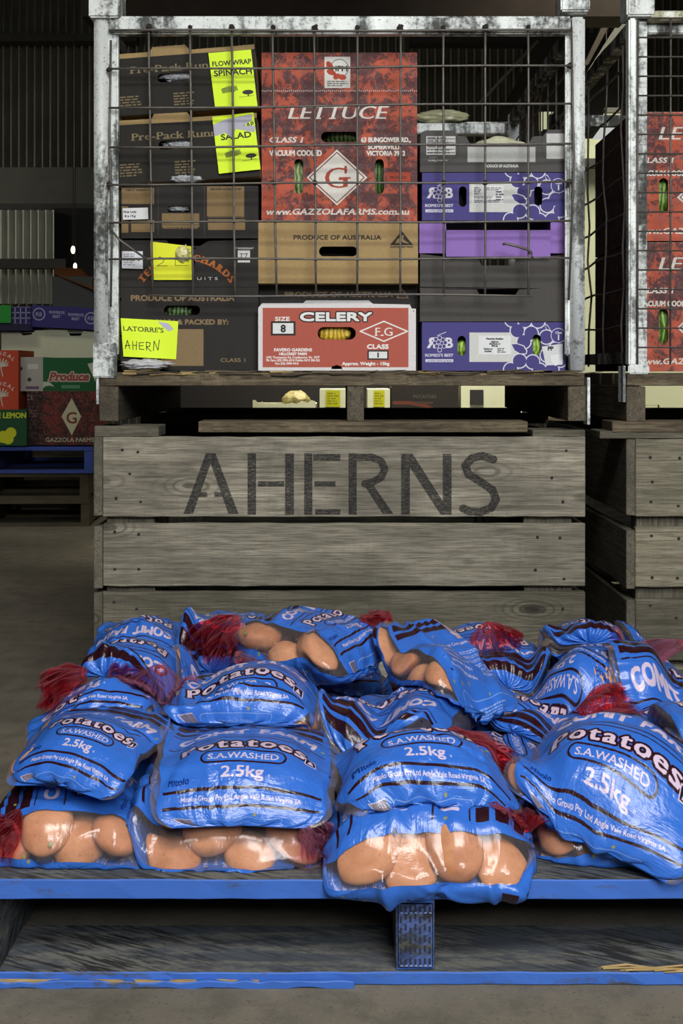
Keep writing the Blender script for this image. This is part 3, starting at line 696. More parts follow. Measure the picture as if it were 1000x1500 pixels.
def nail(parent, c):
    if not NAIL_USED[0]: o = NAIL; NAIL_USED[0] = True
    else: o = NAIL.copy(); COL.objects.link(o)
    o.parent = parent; o.location = c; o.scale = (1, 1, TEX.uniform(.7, 1.2)); return o
def crate(x0, x1, yf, rows, label, mats, nails, top=None):
    root = empty('wooden_crate', ((x0+x1)/2, yf, 0), label, 'crate', 'weathered wooden crates'); cx = (x0+x1)/2; D = 1.165
    zt = EYE-(rows[0][0]-HZ)*yf/F; T = .021
    for k, (ya, yb) in enumerate(rows):
        za, zb = EYE-(yb-HZ)*yf/F, EYE-(ya-HZ)*yf/F
        L = x1-x0-T-.001
        b = board('front_board', (T/2+.0005, T/2+(.0015 if k % 2 else 0), (za+zb)/2), L, zb-za, T, mats[k % len(mats)], root, seg=24, label='stencilled front board' if k == 0 and mats[0] is M_AH else None)
        board('back_board', (0, D-T/2, (za+zb)/2-.002), x1-x0-2*T, zb-za, T, mats[-1], root)
        dz = (.003, -.004, .002, 0)[k % 4]
        board('side_board', (-(x1-x0)/2+T/2, D/2, (za+zb)/2+dz-.002), D, zb-za-.004, T, mats[-1], root, 'y')
        board('side_board', ((x1-x0)/2-T/2, D/2+T/2+.001, (za+zb)/2-dz-.002), D-T, zb-za-.004, T, mats[-1], root, 'y')
        for nx, nz in nails[k % len(nails)]:
            nail(b, (nx-cx-b.location.x, -.0002+(.0015 if k % 2 else 0)-b.location.y, EYE-(nz-HZ)*yf/F-b.location.z))
    for sx in (-1, 1):
        for yy in (T+.024, D-T-.026):
            o = board('corner_post', (sx*((x1-x0)/2-T-.064), yy, (zt-.012)/2+.01), zt-.024, .115, .045, mats[-1], root, 'z')
    for k in range(6): board('base_board', (0, .10+k*.19, .105), x1-x0-2*T-.004, .15, .018, M_W4, root, 'f')
    for sx in (-.45, 0, .45): board('bearer', (sx*(x1-x0), D/2, .048), D-.05, .09, .075, M_W4, root, 'y')
    return root
YC = 2.994
def nx(px): return (px-500)*YC/F
R1 = [(640, 757), (767, 859), (867, 958), (966, 1055)]
NL = [[(nx(179), 659), (nx(202), 662), (nx(190), 694), (nx(170), 730), (nx(206), 735), (nx(808), 700), (nx(824), 735), (nx(829), 660)],
      [(nx(168), 779), (nx(203), 783), (nx(168), 834), (nx(203), 834), (nx(787), 787), (nx(820), 788), (nx(784), 835), (nx(826), 848)],
      [(nx(167), 882), (nx(200), 892), (nx(785), 893), (nx(824), 892)], []]
crate(nx(137), nx(857), YC, R1, 'large weathered wooden crate stencilled AHERNS behind the potato bags', [M_AH, M_W1, M_W2], NL)
R2 = [(643, 757), (772, 860), (878, 968), (975, 1055)]
NR = [[(nx(955), 706), (nx(952), 670), (nx(953), 735), (nx(995), 671), (nx(993), 741)], [(nx(954), 785), (nx(994), 789), (nx(955), 846), (nx(992), 847)], [(nx(952), 887), (nx(990), 905)], []]
crate(nx(917), nx(917)+1.165, YC, R2, 'weathered wooden crate cut by the right edge of the picture', [M_W3, M_W3, M_W2], NR)
# ---- weathered pallets under the cages
def base_pallet(px0, px1, label, lugs=True, right=False):
    x0, x1 = nx(px0), nx(px1); root = empty('timber_pallet', ((x0+x1)/2, YC, EYE-(640-HZ)*YC/F), label, 'pallet', 'timber pallets under the cages'); cx = (x0+x1)/2; z0 = root.location.z
    Z = lambda py: EYE-(py-HZ)*YC/F-z0
    W = x1-x0; D = 1.165; zt = Z(546)
    # top deck: boards across, one behind the other
    for k in range(7):
        o = board('deck_board', (0, .07+k*.168, zt-.016), W-.01, .14, .03, M_W4 if k else M_SPL, root, 'f', seg=60, rag=.004 if k == 0 else .002, end=.004)
    zb = Z(617)
    for sx, w_, h0 in ((-W/2+.023, .045, 0), (0.03, .040, 0), (W/2-.023, .042, 0)):
        board('bearer', (sx, D/2, (zt-.032+zb)/2), D, zt-.032-zb, w_, M_W4, root, 'y')
    xs = nx(295 if not right else px0-16)-cx; xe = nx(770)-cx if not right else W/2
    for k, (a, b) in enumerate(((xs, xe), (-W/2+.01, W/2-.01), (-W/2+.01, W/2-.01))):
        board('bottom_board', ((a+b)/2, .06+k*.52, zb-.0135+(.000)), b-a, .12, .026, M_SPL if k == 0 else M_W4, root, 'f', seg=40, rag=.003, end=.008)
    if not right:
        for a, b in ((nx(138), nx(232)), (nx(780), nx(857))): board('packing_block', ((a+b)/2-cx, .062, (Z(640)+Z(624 if a < 0 else 630))/2), b-a, .12, Z(624 if a < 0 else 630)-Z(640), M_W2, root, 'f')
        board('packing_block', (0, 1.09, (Z(640)+Z(630))/2), W, .12, Z(630)-Z(640), M_W2, root, 'f')
    else:
        board('packing_block', (nx(1060)-cx, .062, Z(637)), .42*1.4, .12, .018, M_W2, root, 'f')
    if not right:
        rg = random.Random(5)
        for k in range(70):          # loose splinters on the front edge of the deck
            x = rg.uniform(-W/2+.03, W/2-.05); l = rg.uniform(.02, .11); b = MB(); y = rg.uniform(-.005, .012); z = zt+rg.uniform(-.006, .003); t = rg.uniform(.0012, .0035)
            b.tube([(0, 0, 0), (l*.5, rg.uniform(-.002, .002), rg.uniform(-.002, .003)), (l, rg.uniform(-.004, .002), rg.uniform(-.003, .006))], [t, t*.9, t*.2], 4)
            b.build('splinter', (M_W4, M_SPL, M_SPLB)[k % 3], root, loc=(x, y, z))
    return root
base_pallet(145, 859, 'broken weathered timber pallet under the front cage, on the stencilled crate')
base_pallet(917, 1637, 'weathered timber pallet under the right hand cage', right=True)
# ---- wire cages
M_GALV = galv('galvanised steel', 'd8dad4', '5a5c57'); M_GALV2 = galv('brighter galvanised steel', 'eceee9', '7a7c76', rust=.05)
M_WIRE = plain('cage wire', '6b655d', .55, metal=.5, var=.3, scale=40, bump=.2); M_DKST = galv('shaded steel', '37362f', '22211d'); M_RUST = plain('rusty weld', '2c211a', .9, var=.4, scale=60)  # side and back rails: galvanised steel darkened in the colour for shade
def tubebox(name, a, b, w_, d_, mat, parent, **k):
    """square tube from a to b (parent's frame)"""
    q = MB(); x0, x1 = sorted((a[0], b[0])); y0, y1 = sorted((a[1], b[1])); z0, z1 = sorted((a[2], b[2]))
    if x1-x0 > max(y1-y0, z1-z0): q.box(x0, x1, y0, y0+d_, z0-w_/2, z0+w_/2)
    elif z1-z0 > y1-y0: q.box(x0-w_/2, x0+w_/2, y0, y0+d_, z0, z1)
    else: q.box(x0-w_/2, x0+w_/2, y0, y1, z0-d_/2, z0+d_/2)
    o = q.build(name, mat, parent, **k); bevel(o, .004, 2); o.data.polygons.foreach_set('use_smooth', [True]*len(o.data.polygons)); return o
def wire(parent, pts, r=.0028, name='wire', mat=None):
    q = MB(); q.tube(pts, r, 6); o = q.build(name, mat or M_WIRE, parent, smooth=True); return o
def Zc(py): return EYE-(py-HZ)*YC/F
def weld(root, x, z, s=.008):
    b = bmesh.new(); bmesh.ops.create_icosphere(b, subdivisions=2, radius=s); 
    for v in b.verts: v.co *= 1+TEX.uniform(-.25, .3); v.co.y *= .5
    me = bpy.data.meshes.new('weld'); b.to_mesh(me); b.free(); me.materials.append(M_RUST); o = bpy.data.objects.new('weld_spot', me); COL.objects.link(o); o.parent = root; o.location = (x, -.006, z); return o
def cage_main():
    root = empty('wire_cage', (nx(497), YC, 0), 'galvanised wire mesh cage full of produce boxes on the broken pallet', 'cage', 'galvanised wire cages'); cx = nx(497); zt = Zc(24); zb = Zc(545.6)
    D = 1.11; S = 1.0
    # front posts: outer tube with an inner lip
    for xa, xb, xc, m in ((137, 157, 172, M_GALV), (857, 836, 829, M_GALV2)):
        for y0 in (0, D):
            a, b, c = nx(xa)-cx, nx(xb)-cx, nx(xc)-cx
            q = MB(); q.box(min(a, b), max(a, b), y0, y0+.045, zb, zt); o = q.build('post', m, root); bevel(o, .005, 2); o.data.polygons.foreach_set('use_smooth', [True]*len(o.data.polygons))
            if y0 == 0:
                q = MB(); q.box(min(b, c), max(b, c), .008, .030, zb+.04, zt-.03); o = q.build('post_lip', m, root); bevel(o, .004, 2); o['label'] = 'inner steel lip of the post'
        f = nx(146 if xa < 500 else 847)-cx
        # foot at the bottom of the post and the corner cap where the next cage above stands
        q = MB(); q.box(nx(xa)-cx if xa < 500 else nx(825)-cx, nx(172)-cx if xa < 500 else nx(859)-cx, -.008, -.0008, Zc(553), Zc(502 if xa < 500 else 490)); 
        if xa < 500: o = q.build('foot', M_GALV, root); bevel(o, .003, 2)
        q = MB(); q.box(nx(131 if xa < 500 else 820)-cx, nx(177 if xa < 500 else 863)-cx, -.012, .07, Zc(27 if xa < 500 else 18), Zc(-70)); o = q.build('corner_cap', m, root); bevel(o, .004, 2)
    q = MB(); q.box(nx(157)-cx, nx(838)-cx, 0, .034, Zc(49), Zc(23)); o = q.build('top_rail', M_GALV, root); bevel(o, .005, 2)
    q = MB(); q.box(nx(157)-cx, nx(838)-cx, D+.005, D+.04, Zc(49)-.03, Zc(23)-.03); o = q.build('top_rail', M_GALV, root); bevel(o, .005, 2)
    for xa in (147, 847):
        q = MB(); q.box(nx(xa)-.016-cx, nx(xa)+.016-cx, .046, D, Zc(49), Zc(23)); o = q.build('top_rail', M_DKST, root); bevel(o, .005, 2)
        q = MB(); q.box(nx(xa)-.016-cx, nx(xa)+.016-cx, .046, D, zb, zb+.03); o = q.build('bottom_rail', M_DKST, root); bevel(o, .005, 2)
    # horizontal rail at the back that shows over the right hand boxes
    q = MB(); a_, b_ = P(560, 196, 4.08), P(740, 180, 4.08); q.box(a_.x-cx, b_.x-cx, 4.08-YC, 4.11-YC, a_.z, b_.z); 
    o = q.build('back_rail', M_GALV2, root); bevel(o, .004)
    vx = [219, 279, 340, 400, 461, 523, 586, 649, 710, 773]; hy = [(46, 46), (103, 97), (160, 152), (217, 211), (271, 267), (326, 325), (380, 379)]
    rg = random.Random(2)
    for i, x in enumerate(vx):
        lean = rg.uniform(-.002, .004); e = nx(x)-cx
        pts = [(e+lean*(t-.5)+rg.uniform(-.0007, .0007)+(.006 if i < 4 else .001)*t, -.0035+rg.uniform(-.001, .001), Zc(38+(434-38)*t)) for t in [k/7 for k in range(8)]]
        wire(root, pts, .0030); weld(root, e, Zc(41), .0055 if i % 2 else .0075)
    for k, (ya, yb) in enumerate(hy):
        wire(root, [(nx(160)-cx+(nx(836)-nx(160))*t, -.0088+rg.uniform(-.0008, .0008), Zc(ya+(yb-ya)*t)+.0015*math.sin(t*9+k)) for t in [j/10 for j in range(11)]], .0028)
        for x in (161, 834):
            if k in (1, 4): weld(root, nx(x)-cx, Zc(ya if x < 500 else yb), .0075)
    for x in (219, 400, 461, 649, 710): weld(root, nx(x)-cx, Zc(268), .006)
    wire(root, [(nx(219)-cx+(nx(777)-nx(219))*t, -.0088, Zc(433+1.5*math.sin(t*7))) for t in [j/10 for j in range(11)]], .0028)
    wire(root, [(nx(163)-cx, -.006, Zc(60)), (nx(161)-cx, -.007, Zc(200)), (nx(165)-cx, -.006, Zc(320)), (nx(163)-cx, -.008, Zc(450))], .0028)
    wire(root, [(nx(836)-cx, -.006, Zc(40)), (nx(838)-cx, -.007, Zc(180)), (nx(840)-cx, -.008, Zc(230)), (nx(832)-cx, -.006, Zc(440))], .0028)
    wire(root, [(nx(160)-cx, -.006, Zc(333)), (nx(176)-cx, -.014, Zc(352)), (nx(218)-cx, -.009, Zc(382))], .0030, 'tie_wire')
    wire(root, [(nx(735)-cx, -.016, Zc(359)), (nx(739)-cx, -.018, Zc(358)), (nx(756)-cx, -.018, Zc(362)), (nx(770)-cx, -.014, Zc(366)), (nx(777)-cx, -.010, Zc(371)), (nx(779)-cx, -.010, Zc(378)), (nx(772)-cx, -.009, Zc(380))], .0034, 'bent_hook')
    q = MB(); q.box(nx(860)-cx, nx(864)-cx, .0, .05, Zc(622), Zc(553)); q.build('steel_lug', M_GALV2, root)
    q = MB(); q.box(nx(141)-cx, nx(144.6)-cx, .0, .05, Zc(592), Zc(553)); q.build('steel_lug', M_GALV, root)
    for sx in (147, 847):           # side and back mesh
        e = nx(sx)-cx
        for k in range(1, 8): wire(root, [(e, .045+k*.133, zb), (e, .045+k*.133, zt-.02)], .0028)
        for k in range(1, 9): wire(root, [(e+.004, .03, zb+k*.094), (e+.004, D, zb+k*.094)], .0028)
    return root
cage_main()
def cage_right():
    x0 = nx(921); root = empty('wire_cage', (x0, YC, 0), 'second galvanised wire cage cut by the right edge of the picture', 'cage', 'galvanised wire cages'); zt = Zc(26); zb = Zc(536); D = 1.11; W = 1.15
    X = lambda px: nx(px)-x0
    q = MB(); q.box(X(921), X(933), 0, .04, zb, zt); o = q.build('post', M_GALV2, root); bevel(o, .004, 2)
    q = MB(); q.box(X(934), X(951), .022, .05, zb, zt); o = q.build('post_lip', M_GALV, root); bevel(o, .003, 2)
    q = MB(); q.box(X(917), X(958), -.006, .07, Zc(24), Zc(-60)); o = q.build('corner_cap', M_GALV, root); bevel(o, .004, 2)
    q = MB(); q.box(X(919), X(950), -.008, -.0008, Zc(548), Zc(534)); o = q.build('foot', M_GALV, root); bevel(o, .003, 2)
    q = MB(); q.box(X(951), W, .0, .03, Zc(30), Zc(15)); o = q.build('top_rail', galv('yellowed steel', 'b5b08e', '5a5a50'), root); bevel(o, .004)
    q = MB(); q.box(X(951), W, .022, .05, Zc(46), Zc(30.5)); o = q.build('top_rail', M_GALV, root); bevel(o, .004)
    for y_ in (D,):
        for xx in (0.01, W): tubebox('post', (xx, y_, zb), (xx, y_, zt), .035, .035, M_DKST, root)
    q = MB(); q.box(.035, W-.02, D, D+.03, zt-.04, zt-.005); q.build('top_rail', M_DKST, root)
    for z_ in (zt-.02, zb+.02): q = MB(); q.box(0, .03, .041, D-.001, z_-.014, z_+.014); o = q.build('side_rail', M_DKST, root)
    tubebox('post', (W, 0, zb), (W, 0, zt), .035, .035, M_GALV, root)
    for k in range(8): wire(root, [(X(933.5+k*48), -.004, Zc(28)), (X(933.5+k*48-.8), -.004, Zc(534))], .0024)
    for k in range(18): wire(root, [(X(933), -.008, Zc(28+k*28.3)), (W, -.008, Zc(28+k*28.3))], .0022)
    rg = random.Random(7)
    for k in range(5): 
        pts = [(.004+rg.uniform(-.006, .004), .07+k*.215+.012*math.sin(j*1.3+k), zb+(zt-.05-zb)*j/8) for j in range(9)]; wire(root, pts, .003)
    for k in range(10):
        z = zb+.01+k*.0905; wire(root, [(.010+.006*math.sin(j+k), .03+(D-.05)*j/8, z+.004*math.sin(j*1.7+k)) for j in range(9)], .003)
    q = MB(); q.box(X(912), X(916), .0, .05, Zc(589), Zc(536)); q.build('steel_lug', M_GALV2, root)
cage_right()
# ---- blue pallet in front
M_BLUE = painted('blue pallet paint', '3a66b8', '4a4a44', .585, scratches=False); M_BLUEW = painted('worn top and shaded bearer side', '4a4e54', '6a6964', .50, .8)
def blue_pallet():
    root = empty('blue_pallet', (.105, PF, 0), 'blue painted timber pallet carrying the potato bags in the foreground', 'pallet'); W = 1.31; D = 1.165
    def two(o):     # paint on the edges, bare worn top
        o.data.materials.append(M_BLUEW)
        mi = [1 if abs(p.normal.y) > .8 else 0 for p in o.data.polygons]; o.data.polygons.foreach_set('material_index', mi); return o
    ys = [(.0, .135), (.155, .10), (.275, .14), (.445, .10), (.575, .14), (.745, .10), (.875, .14), (1.03, .135)]
    for k, (y, w_) in enumerate(ys): two(board('deck_board', (0, y+w_/2, .136), W, w_, .028, M_BLUE, root, 'f', seg=30, rag=.0016, end=.003))
    for k, y in enumerate((0, .505, 1.01)): 
        two(board('bottom_board', (0, y+.0775, .0095), W, .155, .018, M_BLUE, root, 'f', seg=44, rag=.0018, end=.004))
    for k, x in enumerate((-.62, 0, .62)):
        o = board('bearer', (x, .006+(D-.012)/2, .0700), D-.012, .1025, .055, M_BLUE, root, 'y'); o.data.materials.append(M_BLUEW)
        o.data.polygons.foreach_set('material_index', [0 if abs(p.normal.x) > .8 else 1 for p in o.data.polygons])  # bearer sides take the worn grey, a darker colour in place of shade
    q = MB(); q.box(-.025, .025, -.0012, .001, -.046, .046)
    o = q.build('nail_plate', painted('painted nail plate', '4b5f96', '4a4a40', .5), root, loc=(0, .0045, .069)); bevel(o, .003, 2)
    q = MB(); rg = random.Random(3)
    for i in range(7):
        for j in range(6):
            if j in (2, 3) and rg.random() < .35: continue
            x = -.0205+i*.0068; z = -.040+j*.0150+rg.uniform(-.001, .001)+(.004 if i % 2 else 0)*(1 if j not in (0, 5) else 0)
            q.box(x-.0013, x+.0013, -.0030, -.0012, z, z+.0075)
    t = q.build('plate_teeth', plain('dark pressed slots', '23283a', .7), o); t['kind'] = 'stuff'
    q = MB(); 
    for i in range(7):
        for j in (0, 5): q.box(-.0215+i*.0068, -.0180+i*.0068, -.0034, -.0012, -.0425+j*.0150, -.0412+j*.0150)
    q.build('plate_teeth', plain('light slot lips', '8b9bc8', .5), o)['kind'] = 'stuff'
    rg = random.Random(8)
    # bare splintered patch on the right and a split strip lying along the left of the bottom board
    for k in range(26):
        x = rg.uniform(.245, .48); l = rg.uniform(.03, .12); b = MB(); t = rg.uniform(.0008, .0020)
        b.tube([(0, 0, 0), (l*.5, rg.uniform(-.003, .003), rg.uniform(0, .003)), (l, rg.uniform(-.004, .004), rg.uniform(-.001, .004))], [t, t, t*.2], 4)
        b.build('splinter', M_SPLB, root, loc=(x-.0, rg.uniform(.0, .014), .0185+rg.uniform(-.001, .003)))
    o = board('split_strip', (-.37, -.004, .005), .56, .010, .012, M_BLUE, root, 'x', seg=30, rag=.0022, end=.01)
    b = MB(); 
    b2 = board('split_strip', (-.46, -.0055, .0085), .46, .003, .006, M_SPLB, root, 'x', seg=30, rag=.0012, end=.01)

blue_pallet()
# ------------------------------------------------------------------ cartons
def stadium(x0, y0, x1, y1, n=8):
    """hand hole outline in px; flat ovals and upright slots"""
    w_, h_ = x1-x0, y1-y0; r = min(w_, h_)/2; out = []
    cs = [(x1-r, y0+r, -90), (x1-r, y1-r, 0), (x0+r, y1-r, 90), (x0+r, y0+r, 180)]
    for cx, cy, a0 in cs:
        for k in range(n): a = R(a0+90*k/(n-1)); out.append((cx+r*math.cos(a), cy+r*math.sin(a)))
    return out
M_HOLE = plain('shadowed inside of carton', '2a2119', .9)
def carton(label, rect, Y, depth, mat, side, sheet=None, holes=(), prof=None, tilt=0, group=None, name='carton', open_top=False, T=.004, inner=None, yaw=0, panel_label=None):
    x0, y0, x1, y1 = rect; c = P((x0+x1)/2, y1, Y); c.z = P(0, y1, Y).z
    group = group or ('cartons in the right hand cage' if rect[0] > 900 else 'cartons in the main cage' if Y < 4 else 'small boxes seen through the pallet gap' if Y < 6.8 else 'cartons on the stack at left')
    root = empty(name, c, label, 'box', group, rot=(0, R(tilt), R(yaw)))
    L = lambda x, y: ((x-500)*Y/F-c.x, EYE-(y-HZ)*Y/F-c.z)
    out = [L(*p) for p in (prof or [(x0, y0), (x1, y0), (x1, y1), (x0, y1)])]; hs = [[L(*p) for p in stadium(*h)] for h in holes]
    sr = sheet or rect; a0, b0 = L(sr[0], sr[3]); a1, b1 = L(sr[2], sr[1])
    bm = bmesh.new(); es = []
    for lp in [out]+hs:
        vs = [bm.verts.new((x, 0, z)) for x, z in lp]; es += [bm.edges.new((vs[i], vs[(i+1) % len(vs)])) for i in range(len(vs))]
    bmesh.ops.triangle_fill(bm, edges=es, use_beauty=True, use_dissolve=False, normal=(0, -1, 0))
    for f in bm.faces:
        if f.normal.y > 0: f.normal_flip()
    ext = bmesh.ops.extrude_face_region(bm, geom=bm.faces[:]); 
    for g in ext['geom']:
        if isinstance(g, bmesh.types.BMVert): g.co.y += T
    bm.verts.ensure_lookup_table(); V = [v.co[:] for v in bm.verts]; 
    me = bpy.data.meshes.new('front_panel'); bm.to_mesh(me); bm.free(); me.materials.append(mat)
    l = me.uv_layers.new(name='UVMap'); vi = np.empty(len(me.loops), 'i'); me.loops.foreach_get('vertex_index', vi)
    uv = np.array([((v[0]-a0)/(a1-a0), (v[2]-b0)/(b1-b0)) for v in V], 'f'); l.data.foreach_set('uv', uv[vi].ravel())
    o = bpy.data.objects.new('front_panel', me); COL.objects.link(o); o.parent = root
    if panel_label: o['label'] = panel_label
    # the other walls
    xs = [p[0] for p in out]; zs = [p[1] for p in out]; xa, xb = min(xs), max(xs); zb = min(zs)
    zt = sorted(zs)[len(zs)//2] if prof else max(zs)
    if open_top: zt = min(z for x, z in out if z > zb+.01)
    b = MB(); w2 = .004
    b.box(xa, xa+w2, T+.0003, depth, zb, zt); b.box(xb-w2, xb, T+.0003, depth, zb, zt); b.box(xa+w2, xb-w2, depth-w2, depth, zb, zt); b.box(xa+w2, xb-w2, T+.0003, depth-w2, zb, zb+w2)
    if not open_top: b.box(xa+w2, xb-w2, T+.0003, depth-w2, zt-w2, zt)
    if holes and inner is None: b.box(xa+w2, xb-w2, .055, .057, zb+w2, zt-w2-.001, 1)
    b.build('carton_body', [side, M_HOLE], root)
    return root
def label_on(root, pts, Y, mat, name='sticker', lab=None, bulge=0):
    """paper label: pts px corners (tl, tr, br, bl), lies 1.5 mm proud of the carton at depth Y"""
    n = 8; V = []; U = []; inv = root.matrix_basis.inverted()
    tl, tr, br, bl = [np.array(p) for p in pts]
    for j in range(n+1):
        for i in range(n+1):
            s_, t_ = i/n, j/n; p = (tl*(1-s_)+tr*s_)*(1-t_)+(bl*(1-s_)+br*s_)*t_
            q = P(p[0], p[1], Y-.0016-.0035*bulge*math.sin(s_*PI*1.5)*t_); V.append(inv @ q); U.append((s_, 1-t_))
    m = len(V); V += [v+Vector((0, .0008, 0)) for v in V]; U += U
    Fc = [(j*(n+1)+i, (j+1)*(n+1)+i, (j+1)*(n+1)+i+1, j*(n+1)+i+1) for j in range(n) for i in range(n)]
    Fc += [tuple(m+k for k in reversed(f)) for f in Fc]
    o = mobj(name, V, Fc, mat, root, uvs=U, smooth=True)
    if lab: o['label'] = lab
    return o
def M(name, base, s=None, **k): return card(name, base, s.image(name) if s is not None else None, **k)
def flat_label(name, s):
    a = NM(name); t = a.n('TexImage', {0: a.n('TexCoord').outputs['UV']}); t.image = s.image(name); t.extension = 'EXTEND'
    return a.fin(t.outputs['Color'], .55, spec=.3)
M_REDSIDE = M('mottled red carton side', '9c4a38', mottle='4a3534'); M_REDDARK = M('shaded lettuce carton side', '4a2a24', mottle='2a1d1b'); DKC = '292521'  # second side material: the red carton with shade put into its colour
s_let = sh_lettuce(); M_LET = M('lettuce carton print', 'c05a40', s_let, mottle='4e383b')
M_DARK = M('black carton', '2a2623'); M_KRAFT = M('kraft cardboard', 'a08558')
# --- middle column
BX = 'in the main cage'
carton('tall mottled red lettuce carton in the middle of the main cage', (383, 77, 611, 325), 3.06, .46, M_LET, M_REDSIDE, s_let.r, [(470, 193, 525, 208), (431, 233, 444, 284), (549, 233, 562, 284)])
s_kr = sh_kraft(); carton('plain brown kraft carton below the tall lettuce carton', (378, 326, 612, 415), 3.05, .46, M('kraft carton print', 'a4885a', s_kr), M_KRAFT, s_kr.r, [(467, 361, 523, 375.5)])
s_bd = sh_backdark(); carton('black carton behind the red celery box, its printed top edge showing', (380, 416, 612, 543), 3.10, .40, M('black carton gold print', DKC, s_bd), M_DARK, s_bd.r)
s_ce = sh_celery()
cel = carton('red and white CELERY carton, size 8, at the bottom of the main cage', (378, 452, 609, 543), 3.005, .088, M('celery carton print', 'e6e0dc', s_ce, speck=.02), M('white carton', 'd8d4cc', speck=.03), s_ce.r, [(465, 479, 521, 497.5)],
       prof=[(378, 451), (384, 444), (444, 444), (448, 440), (540, 440), (546, 445), (600, 446), (603, 452), (609, 462), (609, 543), (502, 543), (500, 537), (493, 534.5), (486, 537), (484, 543), (378, 543)])
# --- left column
s_pr = sh_produce(); pr = carton('black carton bottom left in the main cage with two handwritten sale labels', (178, 421, 378, 543), 3.04, .46, M('black produce carton print', DKC, s_pr), M_DARK, s_pr.r, [(240, 447.5, 293, 461.5)])
label_on(pr, ((176.5, 466), (261, 470.5), (257.7, 526.4), (180.7, 522.3)), 3.036, flat_label('yellow handwritten sheet', sticker('latorre')), 'label_sheet', 'fluorescent yellow handwritten label', 1)
s_or = sh_orchard(); orc = carton('black carton with arched orange lettering and a yellow note', (177, 352, 378, 420.5), 3.045, .45, M('orchard carton print', DKC, s_or), M_DARK, s_or.r, [(250, 377, 286, 393)],
       prof=[(177, 352), (244, 352), (250, 360), (284, 365), (290, 362), (305, 353), (378, 351), (378, 420.5), (177, 420.5)])
label_on(orc, ((220, 353.5), (282, 361), (281.5, 410), (221.6, 410)), 3.04, flat_label('yellow note', sticker('two')), 'label_sheet', 'yellow note with handwriting', 0)
s_w = Sheet(0, 0, 31, 27, 4, hexc('d6d5d8')); s_w.block(2, 3, 20, 23, 6, '77757c', 4); s_w.rect(23, 13, 27, 15, '77757c')
label_on(orc, ((178.6, 368), (209, 368), (209, 394), (178.6, 393)), 3.04, flat_label('small white label', s_w), 'label_sheet', 'small white printed label')
s_sq = sh_squares(); sq = carton('black carton with plain brown squares under the punnet boxes', (177, 272, 378, 349), 3.045, .45, M('brown squares carton print', DKC, s_sq), M_DARK, s_sq.r, [(245, 301.5, 279, 311)])
s_w = Sheet(0, 0, 38, 18, 4, hexc('dcdad8')); s_w.text('Pink Lady', 11, 7.5, 3.4, '33302e', bold=.2, fit=19); s_w.text('8 x 1Kg', 11, 14, 3.4, '33302e', bold=.2, fit=16)
label_on(sq, ((179.5, 305), (216.5, 304), (217, 321), (180, 322)), 3.04, flat_label('white fruit label', s_w), 'label_sheet', 'white fruit label')
s_pp = sh_prepack()
M_PP = M('punnet carton print', '242019', s_pp); 
def prepack(x0, x1, yt, yb, tilt, label, kind, st, hole2=None):
    # drawn level about its bottom left corner, then tilted
    r = carton(label, (x0, yt, x1, yb), 3.03, .45, M_PP, M_KRAFT, (x0, yt, x1, yb), [(x0+60, yt+26, x0+111, yt+39)], tilt=tilt, name='carton')
    # kraft rim with the folded tab above the black print
    c = r.location; L = lambda x, y: ((x-500)*3.03/F-c.x, EYE-(y-HZ)*3.03/F-c.z)
    pts = [L(*p) for p in ((x0, yt+.2), (x0, yt-7), (x0+52, yt-7), (x0+56, yt-14), (x0+104, yt-14), (x0+110, yt-6), (x1, yt-7), (x1, yt+.2))]
    v = [(x, .0008, z) for x, z in pts]+[(x, .006, z) for x, z in pts]; n = 8
    mobj('kraft_rim', v, [tuple(range(n)), tuple(range(2*n-1, n-1, -1))]+[(i, (i+1) % n, n+(i+1) % n, n+i) for i in range(n)], M_KRAFT, r)['label'] = 'brown kraft rim and folded tab'
    label_on(r, st, 3.024, flat_label('fluorescent label '+kind, sticker(kind)), 'label_sheet', 'fluorescent yellow label')
    return r
prepack(175, 381, 178, 264, -3.2, 'lower tilted black punnet carton with a torn yellow salad label', 'salad', ((310.5, 171), (371, 164.6), (381.6, 248), (320.5, 254.5)))
prepack(174, 379, 79, 163, -4.2, 'topmost tilted black punnet carton with a yellow spinach label', 'spinach', ((305, 77.7), (367.5, 72.5), (377, 155.4), (315, 159)))
# --- right column
s_g1 = sh_grape(1); s_g0 = sh_grape(0); M_VIO = M('violet carton side', '4a4384', speck=.06)
carton('purple grape carton at the bottom right of the main cage', (618, 472, 828, 543), 3.04, .45, M('grape carton print lower', '4a4384', s_g1, speck=.05), M_VIO, s_g1.r, [(670, 492, 682, 521), (780, 490, 792, 520)])
carton('purple grape carton on top of the lilac tray', (618, 253, 828, 323), 3.04, .45, M('grape carton print upper', '4a4384', s_g0, speck=.05), M_VIO, s_g0.r, [(672, 273, 683, 303), (782, 273, 794, 301)])
M_GT = M('charcoal tray', '4a4641')
carton('lower charcoal open tray with a cut handle notch', (615, 424, 828, 471), 3.045, .44, M_GT, M_GT, open_top=True, prof=[(615, 422), (660, 424), (698, 424), (703, 433), (754, 433), (760, 424), (828, 421), (828, 471), (615, 471)])
carton('upper charcoal open tray beneath the lilac tray', (615, 376, 828, 423), 3.05, .44, M_GT, M_GT, open_top=True, prof=[(615, 372), (660, 377), (700, 377), (705, 389), (752, 389), (757, 377), (828, 374), (828, 423), (615, 420)])
M_LIL = M('lilac carton', '8f6cb2', speck=.05)
lt = carton('lilac open tray between the grape carton and the charcoal trays', (653, 337, 806, 376), 3.035, .015, M_LIL, M_LIL)
b = MB()
